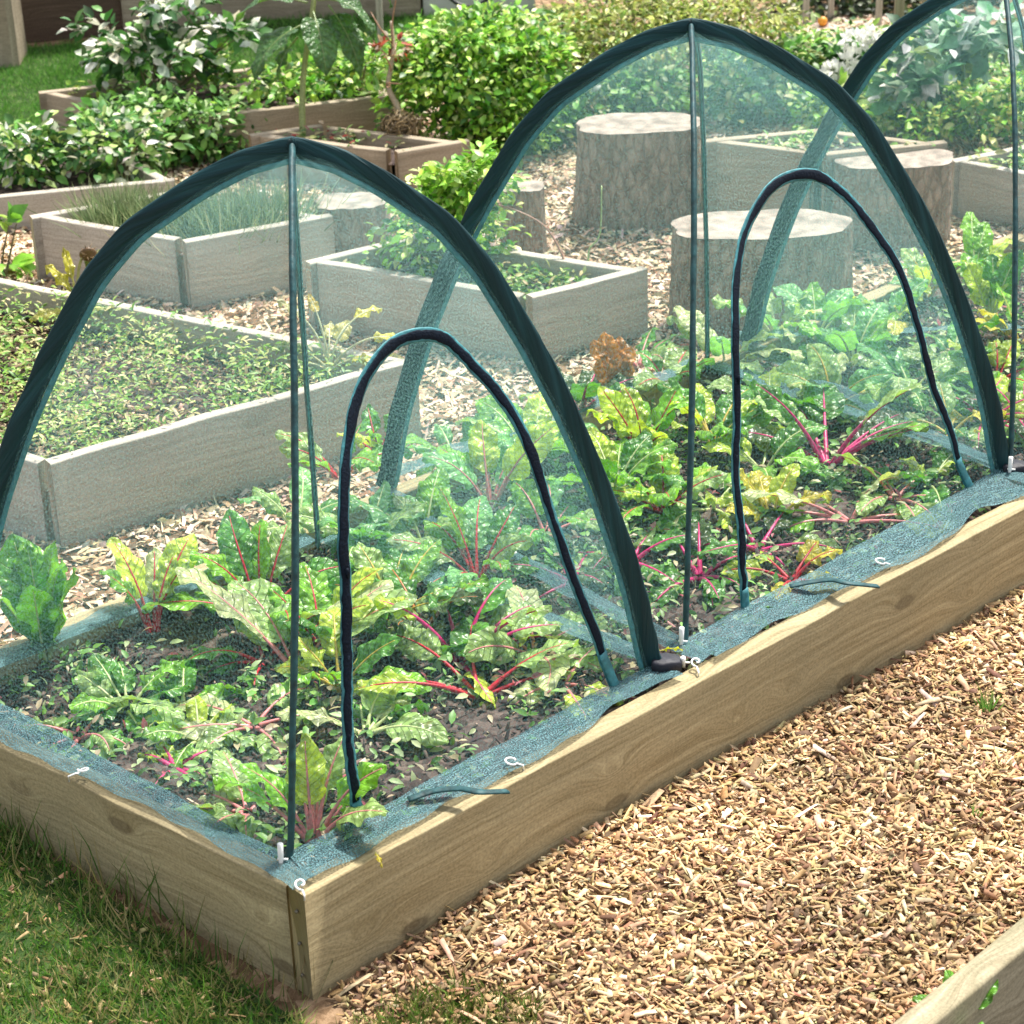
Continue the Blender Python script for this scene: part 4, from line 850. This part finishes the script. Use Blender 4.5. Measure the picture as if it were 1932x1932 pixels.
def tent(Fp, Rp, Bp, Lp, Ap, label, seed, back=True):
    rs = np.random.RandomState(seed); Fp, Rp, Bp, Lp, Ap = (np.array(p, float) for p in (Fp, Rp, Bp, Lp, Ap))
    BOW[(round(float(Fp[0]), 2), round(float(Fp[1]), 2))] = {1: .036, 2: .014}.get(seed, 0)
    cen = (Fp+Rp+Bp+Lp)/4; root = empty('net_tent', cen, label, 'net tent', 'pop-up net tents over the bed')
    front = None
    for i, (a, b) in enumerate([(Fp, Rp), (Rp, Bp), (Bp, Lp), (Lp, Fp)]):
        G, nn = panel_grid(a, b, Ap, rs); mb = MB(); mm, n = G.shape[:2]
        A_, B_ = np.meshgrid(np.linspace(0, 1, mm), np.linspace(0, 1.6, n), indexing='ij')
        add_grid(mb, G, np.dstack([A_, B_])); mb.build('net_panel', M['net'], root)
        if i == 0: front = G
    # hoops
    def hoop(A, B, mat, mat2, r, flat):
        a, b = quarter(A, Ap, 90), quarter(B, Ap, 90); P = np.vstack([a, b[::-1][1:]])
        nrm = np.cross(B-A, (0, 0, 1.)); nrm /= np.linalg.norm(nrm)
        T = frames(P); S = np.cross(T, nrm); mid = (A+B)/2; mid[2] = .2
        sg = np.sign(np.einsum('ij,ij->i', S, mid[None]-P)); sg = np.where(sg == 0, 1, sg); inn = S*sg[:, None]
        wob = smooth(rs.normal(0, 1, len(P)), 3, 1)*.0016; tt = np.linspace(0, 1, len(P))
        ridge = 1+.06*np.sin(tt*120+6*np.sin(tt*19))*(np.abs(tt-.5) > .22)
        mb = MB(); add_tube(mb, P-inn*.006+nrm[None]*(wob*.5)[:, None], r*ridge*(1+wob*10), 14, ref=nrm, flat=flat); sl = mb.build('hoop_sleeve', mat, root)
        # folds of the sleeve
        mb = MB(); add_tube(mb, P+inn*(r-.001)+nrm[None]*.0004, .0058+wob*.4, 8, ref=nrm, flat=.35); mb.build('seam_tape', mat2, sl)
        sl_ch = sl.children[0]; sl_ch.location = (0, 0, 0)
        return P
    hoop(Lp, Rp, M['fabric'], M['piping'], .0205, .36)
    hoop(Fp, Bp, M['seam'], M['piping'], .0120, .55)
    # little ridge cap where the hoops cross
    mb = MB(); c = Ap+np.array([0, 0, .006]); dd = (Rp-Lp)/np.linalg.norm(Rp-Lp)
    add_tube(mb, [c-dd*.035-np.array([0, 0, .012]), c-dd*.012, c+np.array([0, 0, .006]), c+dd*.012, c+dd*.035-np.array([0, 0, .012])], [.009, .013, .015, .013, .009], 12, ref=np.cross(dd, (0, 0, 1)), flat=.6)
    mb.build('peak_cap', M['fabric'], root)
    # zip door on the front right panel
    zc = catmull([(a, b) for a, b in ZIPA], 9); zc[:, 0] += smooth(rs.normal(0, .012, len(zc)), 4, 1)*.7
    mm, n = front.shape[:2]
    def onp(a, b):
        x = np.clip(a*(mm-1), 0, mm-1.001); y = np.clip(b*(n-1), 0, n-1.001); i, j = int(x), int(y); fx, fy = x-i, y-j
        return front[i, j]*(1-fx)*(1-fy)+front[i+1, j]*fx*(1-fy)+front[i, j+1]*(1-fx)*fy+front[i+1, j+1]*fx*fy
    Z = np.array([onp(a, b) for a, b in zc])
    nv_ = np.cross(front[-1, 10]-front[0, 10], front[20, 30]-front[20, 2]); nv_ /= np.linalg.norm(nv_)
    if np.dot(nv_, CAM-cen) < 0: nv_ = -nv_
    Z = Z+nv_[None]*(.003+.003*np.sin(np.linspace(0, 25, len(Z))))[:, None]
    cut = 6
    mb = MB(); add_tube(mb, Z, .0135, 10, ref=nv_, flat=.12); zt = mb.build('zip_tape', M['piping'], root)
    mb = MB(); add_tube(mb, Z[cut:-cut]+nv_[None]*.0022, .0092*(1+smooth(rs.normal(0, .35, len(Z)-2*cut), 2, 1)), 10, ref=nv_, flat=.2); zz = mb.build('door_zip', M['zip'], root)
    mb = MB(); ss = int(len(Z)*.33)
    inw = np.cross(frames(Z)[20], nv_)
    P_ = Z[18:34]+nv_[None]*.004+np.outer(np.sin(np.linspace(0, math.pi, 16)), (cen-Z[26])/np.linalg.norm(cen-Z[26]))*.009
    add_tube(mb, P_, .0034, 8, ref=nv_, flat=.5); mb.build('zip_flap', M['zip'], root); mb = MB(); c = Z[46]+nv_*.007
    add_tube(mb, [c-np.array([0, 0, .012]), c, c+np.array([0, 0, .008])], [.002, .0045, .003], 8, ref=nv_, flat=.6); mb.build('zip_pull', M['zip'], root)
    for k in (0, -1):
        P_ = Z[:cut+1] if k == 0 else Z[-cut-1:]
        mb = MB(); add_tube(mb, P_+nv_[None]*.0035, .0115, 8, ref=nv_, flat=.3); mb.build('zip_end_patch', M['piping'], root)
    # skirts lying on the bed rim and on the soil
    ox = -nX; oy = -nY
    def SK(A, B, o, w0, w1, **k):
        mb = MB(); skirt(mb, A, B, o, w0, w1, rs, **k); return mb.build('skirt', M['skirt'], root)
    def rim(P, a, nrm): return float(np.dot((P[:2]-a), nrm))      # distance from a foot to the board's outer face
    if seed == 1: ret = lambda t: .016+.040*np.exp(-((t-.86)/.13)**2)+.008*np.exp(-((t-.35)/.1)**2)
    else: ret = lambda t: .016+.030*np.exp(-((t-.16)/.14)**2)+.014*np.exp(-((t-.4)/.1)**2)+.044*np.exp(-((t-.82)/.11)**2)
    SK(Fp, Rp, ox, rim(Fp, P0, nX), rim(Rp, P0, nX), retreat=ret)
    nL = -nY if np.dot(-nY, Fp[:2]-P0) < 0 else nY
    if seed == 1: SK(Lp, Fp, -nY, abs(rim(Lp, P0, nY)), abs(rim(Fp, P0, nY)), retreat=lambda t: .003+.016*np.exp(-((t-.68)/.15)**2))
    else: SK(Lp, Fp, -nY, .055, .045)
    SK(Rp, Bp, nY, .055, .07, z0=.012, z1=.0, wave=.006)
    SK(Bp, Lp, nX, .07, .07, wave=.006)
    
    # square pad that joins the skirts at the front foot
    mb = MB(); n = 9; a, b = np.meshgrid(np.linspace(0, 1, n), np.linspace(0, 1, n), indexing='ij')
    wl = .055 if seed == 1 else .05
    P = Fp[None, None]+np.dstack([*(np.tensordot(a*.084, ox, 0)+np.tensordot(b*wl, -nY, 0)).transpose(2, 0, 1), .0135-.001*a+.002*np.sin(a*7)*np.sin(b*5)])
    add_grid(mb, P, np.dstack([a*.1, b*.1])); mb.build('corner_pad', M['skirt'], root)
    fh = np.array([_fw[0], _fw[1], 0])/math.hypot(_fw[0], _fw[1])
    clip(root, Fp-fh*.022-_rt*.007+np.array([0, 0, .022]), .06, .062)
    clip(root, Lp+np.array([0, 0, .03]), .28)
    # black pocket at the right foot
    mb = MB(); n = 7; c = Rp+_rt*.028+np.array([0, 0, .006]); d1 = _rt*.030; d2 = np.array([_fw[0], _fw[1], 0]); d2 = d2/np.linalg.norm(d2)*.022
    V = []; 
    for zz_, k in ((0, 1.0), (.006, 1.05), (.017, 1.0), (.020, .85)):
        for (x, y) in ((-1, -1), (-.3, -1.15), (.4, -1.1), (1, -.9), (1.1, .2), (.9, 1), (0, .9), (-.95, 1)): V.append(c+d1*x*k+d2*y*k+np.array([0, 0, zz_+.003*math.sin(x*4+y)]))
    F = [(j*8+i, j*8+(i+1) % 8, (j+1)*8+(i+1) % 8, (j+1)*8+i) for j in range(3) for i in range(8)]+[tuple(24+i for i in range(8))]
    mb.add(V, F); mb.build('foot_pocket', M['black'], root)
    clip(root, c+_rt*.036+np.array([0, 0, .008]), -.2, .026)
    # loose tie strap on the front skirt
    if seed < 3:
        pts = [(770, 1508), (820, 1492), (868, 1488), (905, 1494), (957, 1493)] if seed == 1 else [(1490, 1106), (1530, 1098), (1568, 1094), (1600, 1100), (1656, 1106)]
        P_ = [at(u, v, .020+.008*k*(k < 4)) for k, (u, v) in enumerate(pts)]
        mb = MB(); add_tube(mb, catmull(P_, 8), .0095, 8, ref=(0, 0, 1), flat=.35); mb.build('tie_strap', M['seam'], root)
    return root
tent((-.005, .022, 0), (.95, 0, 0), (.85, .95, 0), (-.065, 1.0, 0), (.49, .475, 1.12), 'nearest net tent, at the near corner of the bed', 1)
tent((1.07, .02, 0), (2.22, .01, 0), (2.24, .97, 0), (1.165, 1.07, 0), (1.69, .55, 1.10), 'middle net tent, the full one right of the nearest', 2)
tent(at(1906, 893, 0), (3.37, 0, 0), at(1950, 628, 0), (2.47, 1.02, 0), (2.88, .54, 1.0), 'farthest net tent, cut off by the right edge of the photo', 3)

# ------------------------------------------------------------------ white hook pegs
def peg(u, v, du, dv, label, z=.016):
    c = at(u, v, z); e = at(u+du, v+dv, z-.004); mb = MB(); d = (e-c)/np.linalg.norm(e-c); s = np.cross(d, (0, 0, 1.))
    a = np.linspace(0, 2*math.pi, 22); P = np.array([c+(d*math.cos(t)+s*math.sin(t)*.8)*.0098+np.array([0, 0, .0015*t]) for t in a])
    add_tube(mb, P, .0021, 8); add_tube(mb, [c+d*.009, c*.5+e*.5+np.array([0, 0, .002]), e, e-np.array([0, 0, .012])], .0019, 8)
    return tag(mb.build('tent_peg', M['white']), label, 'peg', 'white hook pegs pinning the skirts')
peg(157, 1457, -28, 8, 'white hook peg in the left skirt near the left edge')
peg(963, 1440, 24, 4, 'white hook peg in the front skirt of the nearest tent')
peg(1660, 1062, 20, 3, 'white hook peg in the front skirt of the middle tent')
peg(966, 1048, -18, 8, 'white hook peg on the skirt strip between the tents, seen through the net')
peg(566, 1672, 8, 16, 'white hook peg at the very corner of the bed')
peg(1312, 1252, 6, 16, 'white hook peg beside the black foot pocket')

# ------------------------------------------------------------------ near bed in the bottom right corner
nb = empty('raised_bed', at(1700, 1932, 0), 'old split board bed in the bottom right corner', 'raised bed')
q0, q1 = at(1685, 1927, 0)[:2], at(1932, 1726, 0)[:2]; d = (q1-q0)/np.linalg.norm(q1-q0); sd_ = np.array([d[1], -d[0]])
A, B = q0-d*1.3, q1+d*1.5
mb = MB(); board(mb, A, B, -.28, 0, .052, sd_, jag=.004, bev=.006, seed=77); mb.build('board', M['old_pine'], nb)
mb = MB(); soil_patch(mb, [A+sd_*.04, B+sd_*.04, B+sd_*.9, A+sd_*.9], -.17, .02, 30, 9); mb.build('soil', M['soil'], nb)
mb = MB(); board(mb, B+sd_*.054, B+sd_*.9, -.28, -.003, .045, -d, seed=78); mb.build('board', M['old_pine'], nb)
mb = MB(); board(mb, A+sd_*.054, A+sd_*.9, -.28, -.003, .045, d, seed=79); mb.build('board', M['old_pine'], nb)
mb = MB(); board(mb, A+sd_*.902, B+sd_*.902, -.28, -.001, .045, sd_, seed=80); mb.build('board', M['old_pine'], nb)
sp = empty('seedling', at(1815, 1960, -.10), 'small bright green seedling inside the bottom right bed', 'seedling')
rs = np.random.RandomState(3)
for k, yw in enumerate((100, 40, 170, 280)):
    lf, st = sweep_leaf(at(1815, 1960, -.10), SCR+R_(yw), R_(62), .8, .055, .062, .046, (.14, .38, .04), (.3, .5, .1), rs, crk=.003, sr=.0012)
    o = lf.build('leaf', M['chard'], sp); s = st.build('leaf_stalk', M['stalk'], sp); s.parent = o; s.location = (0, 0, 0)

# ------------------------------------------------------------------ sunflower, dried shrub, wilted squash, hoses, odd bits
sf = empty('sunflower_plant', at_dist(572, 262, at(572, 275, ZF-.05)), 'tall plant with huge drooping leaves and a thick bare stalk in the brown box', 'sunflower plant')
b0 = at(572, 272, ZF-.05); rs = np.random.RandomState(8)
stp = catmull([b0, at_dist(570, 200, b0), at_dist(575, 120, b0), at_dist(590, 20, b0), at_dist(600, -90, b0)], 6)
mb = MB(); add_tube(mb, stp, np.linspace(.013, .009, len(stp)), 9, col=(.26, .30, .10)); mb.build('stem', M['stalk'], sf)
for (u, v, yw, p0, bd, L, W) in [(575, 45, 215, -10, 1.1, .26, .19), (590, 20, 285, -25, .9, .24, .20), (600, 0, 330, 10, 1.6, .26, .16), (580, 5, 170, 15, 1.3, .28, .17), (562, 70, 200, -40, .8, .13, .10), (600, -40, 20, 10, 1.5, .30, .2), (620, 10, 310, -35, .8, .26, .15), (590, -60, 120, 20, 1.2, .3, .2)]:
    b = at_dist(u, v, b0); lf, st = sweep_leaf(b, SCR+R_(yw), R_(p0), bd, .05, L, W, (.07, .17, .055), (.22, .3, .1), rs, crk=.008, shape='heart', sr=.004)
    o = lf.build('leaf', M['chard'], sf); s = st.build('leaf_stalk', M['stalk'], sf); s.parent = o; s.location = (0, 0, 0)
rb = at(765, 262, ZF-.03); ds = empty('dried_shrub', rb, 'dried shrub with a twisted bare trunk and a brown root ball in the box', 'shrub')
mb = MB(); tr = catmull([rb+np.array([0, 0, .02]), at_dist(752, 205, rb), at_dist(733, 165, rb), at_dist(738, 125, rb), at_dist(742, 85, rb), at_dist(738, 40, rb)], 6)
add_tube(mb, tr, np.linspace(.014, .006, len(tr)), 8, col=(.42, .33, .22))
for k in range(7):
    s = tr[12+k*2]; e = s+rs.normal(0, .05, 3)+np.array([0, 0, .07]); add_tube(mb, catmull([s, (s+e)/2+rs.normal(0, .01, 3), e], 4), [.003]*4+[.003]*4+[.001], 5, col=(.36, .2, .12))
mb.build('trunk', M['stalk'], ds)
mb = MB(); rc = at_dist(757, 238, rb)
for k in range(230):
    g = rs.normal(0, 1, 3); g /= np.linalg.norm(g); c = rc+g*np.array([.07, .07, .048])*rs.uniform(.6, 1.05); t = rs.normal(0, 1, 3); t -= g*np.dot(t, g)*.6; t /= np.linalg.norm(t); e = .03
    add_tube(mb, catmull([c-t*e, c+g*.006, c+t*e+rs.normal(0, .008, 3)], 3), rs.uniform(.0016, .0035), 5, col=np.array([.34, .24, .12])*rs.uniform(.4, 1.4))
mb.build('root_ball', M['stalk'], ds)
P, Rm, C = leaves_in([(745, 95, 25, 40, 60), (715, 110, 25, 25, 30)], rb, .035, rs, [(.45, .08, .04), (.3, .2, .1), (.15, .25, .06), (.5, .4, .3)], None)
scatter_mesh('foliage', LEAF_V, LEAF_F, Rm, P, C, M['leaf'], ds)

def leafy(name, label, cat, base, specs, stalk, shape='heart', crk=.01, sr=.0035, seed=0, stems=()):
    rs = np.random.RandomState(seed); root = empty(name, base, label, cat)
    for pts, r, col in stems:
        mb = MB(); add_tube(mb, catmull(pts, 6), r, 7, col=col); mb.build('stem', M['stalk'], root)
    for (b, yw, p0, bd, Ls, L, W, tint) in specs:
        lf, st = sweep_leaf(b, SCR+R_(yw), R_(p0), bd, Ls, L, W, tint, stalk, rs, crk=crk, shape=shape, sr=sr)
        o = lf.build('leaf', M['chard'], root); s = st.build('leaf_stalk', M['stalk'], root); s.parent = o; s.location = (0, 0, 0)
    return root
b = at(622, 700, ZA-.05); Y1 = (.58, .55, .08); Y2 = (.55, .52, .25); GQ = (.25, .34, .12)
leafy('squash_plant', 'wilting yellow-leaved plant on arched pale stalks behind the first tent seam', 'squash plant', b,
      [(b, 35, 78, 1.7, .17, .09, .07, Y1), (b, 10, 55, 1.6, .16, .09, .05, Y1), (b, 5, 35, 1.2, .14, .08, .045, Y2), (b, 150, 80, 1.3, .16, .10, .06, Y2), (b, 120, 84, .9, .17, .06, .04, (.55, .42, .1)),
       (b, 170, 50, 1.2, .10, .09, .06, GQ), (b, 60, 70, 1.2, .09, .08, .07, Y2), (b, 200, 40, 1.2, .07, .08, .05, GQ), (b, 340, 40, 1.0, .08, .09, .04, Y1), (b, 90, 60, 1.0, .10, .07, .05, Y2)], (.55, .55, .32), seed=4, crk=.007)
b = at(145, 620, ZA-.05)
r = leafy('dead_sunflower', 'short dead sunflower with a brown hanging head and yellow leaves at left', 'sunflower plant', b,
      [(at_dist(140, 560, b), 150, 60, .8, .02, .11, .05, (.6, .55, .08)), (at_dist(140, 540, b), 120, 75, .5, .02, .10, .035, (.6, .55, .1)), (at_dist(138, 590, b), 190, 10, .6, .03, .10, .05, (.6, .58, .2)), (at_dist(150, 600, b), 20, 30, .9, .02, .08, .05, GQ), (at_dist(160, 520, b), 60, 50, .8, .02, .08, .05, GQ)], (.5, .46, .12), seed=5, shape='x',
      stems=[([b, at_dist(146, 560, b), at_dist(150, 500, b), at_dist(165, 470, b)], .0045, (.36, .34, .1))])
mb = MB(); c = at_dist(166, 480, b); t_ = np.linspace(0, 1, 8)
add_tube(mb, [c+(np.array([-.3, -.5, -.25])*(k-.5)*.03) for k in t_], .026*np.sqrt(np.clip(1-(2*t_-1)**2, .02, 1)), 16, col=(.16, .09, .04))
for k in range(40):
    g = rs.normal(0, 1, 3); g /= np.linalg.norm(g); add_tube(mb, [c+g*.018, c+g*rs.uniform(.026, .036)], [.002, .0006], 4, col=(.2, .13, .06))
mb.build('seed_head', M['stalk'], r)
b = at(885, 70); mb = MB(); a = np.linspace(0, 2*math.pi, 30)
add_tube(mb, np.array([at_dist(885+46*math.cos(t), -30+42*math.sin(t), b) for t in a]), .009, 8, cap=False); tag(mb.build('hose_loop', M['hose']), 'black hose loop dipping into view at the top edge over the pale kerb', 'hose')
for i, (a, lb) in enumerate([(((-60, 583), (10, 592), (75, 606), (120, 640)), 'upper black irrigation hose lying on the planter soil at left'), (((-60, 690), (10, 703), (70, 722), (140, 738)), 'lower black irrigation hose lying on the planter soil at left')]):
    mb = MB(); add_tube(mb, catmull([at(u, v, ZA-.075) for u, v in a], 8), .007, 10); tag(mb.build('irrigation_hose', M['hose']), lb, 'hose')
# twig arching out of the bright-bush planter
b = at(1068, 520, ZC-.05)
mb = MB(); add_tube(mb, catmull([b, at_dist(1060, 480, b), at_dist(1025, 425, b), at_dist(960, 392, b), at_dist(915, 385, b)], 6), np.linspace(.0045, .002, 25), 7, col=(.42, .22, .16)); o = mb.build('bent_twig', M['stalk']); tag(o, 'thin reddish twig arching out of the planter with the bright bush', 'twig')
b = at(1110, 505, ZC-.05)
mb = MB(); add_tube(mb, catmull([b, at_dist(1112, 470, b), at_dist(1132, 440, b), at_dist(1135, 350, b)], 6), np.linspace(.004, .002, 19), 7, col=(.3, .4, .15)); o = mb.build('thin_stalk', M['stalk']); tag(o, 'thin upright green stalk at the right end of the bright-bush planter', 'stalk')
b = at(1862, 1345, GZ+.01)
tuft('weed_sprout', 'tiny green weed sprouting from the chips near the right edge', 1862, 1340, GZ+.008, 40, .05, .008, [(.12, .28, .05), (.2, .35, .08)], 91)
tuft('weed_sprout', 'tiny pale weed lower on the chip path above the corner bed', 1838, 1535, GZ+.008, 14, .03, .006, [(.2, .35, .08)], 92)
# fallen yellow leaf on the rim
b = at(708, 1608, .012); leafy('fallen_leaf', 'little yellow leaf hanging on the bed rim by the near corner', 'leaf', b, [(b, 300, -20, .6, .004, .028, .018, (.6, .5, .05))], (.5, .45, .1), sr=.001, crk=.002)
b = at(1246, 1228, .02); leafy('fallen_leaf', 'yellow-green leaf tucked behind the black foot pocket', 'leaf', b, [(b, 10, 10, .6, .004, .045, .03, (.5, .5, .06)), (b, 150, 15, .6, .004, .035, .02, (.4, .5, .06))], (.5, .45, .1), sr=.001, crk=.003)
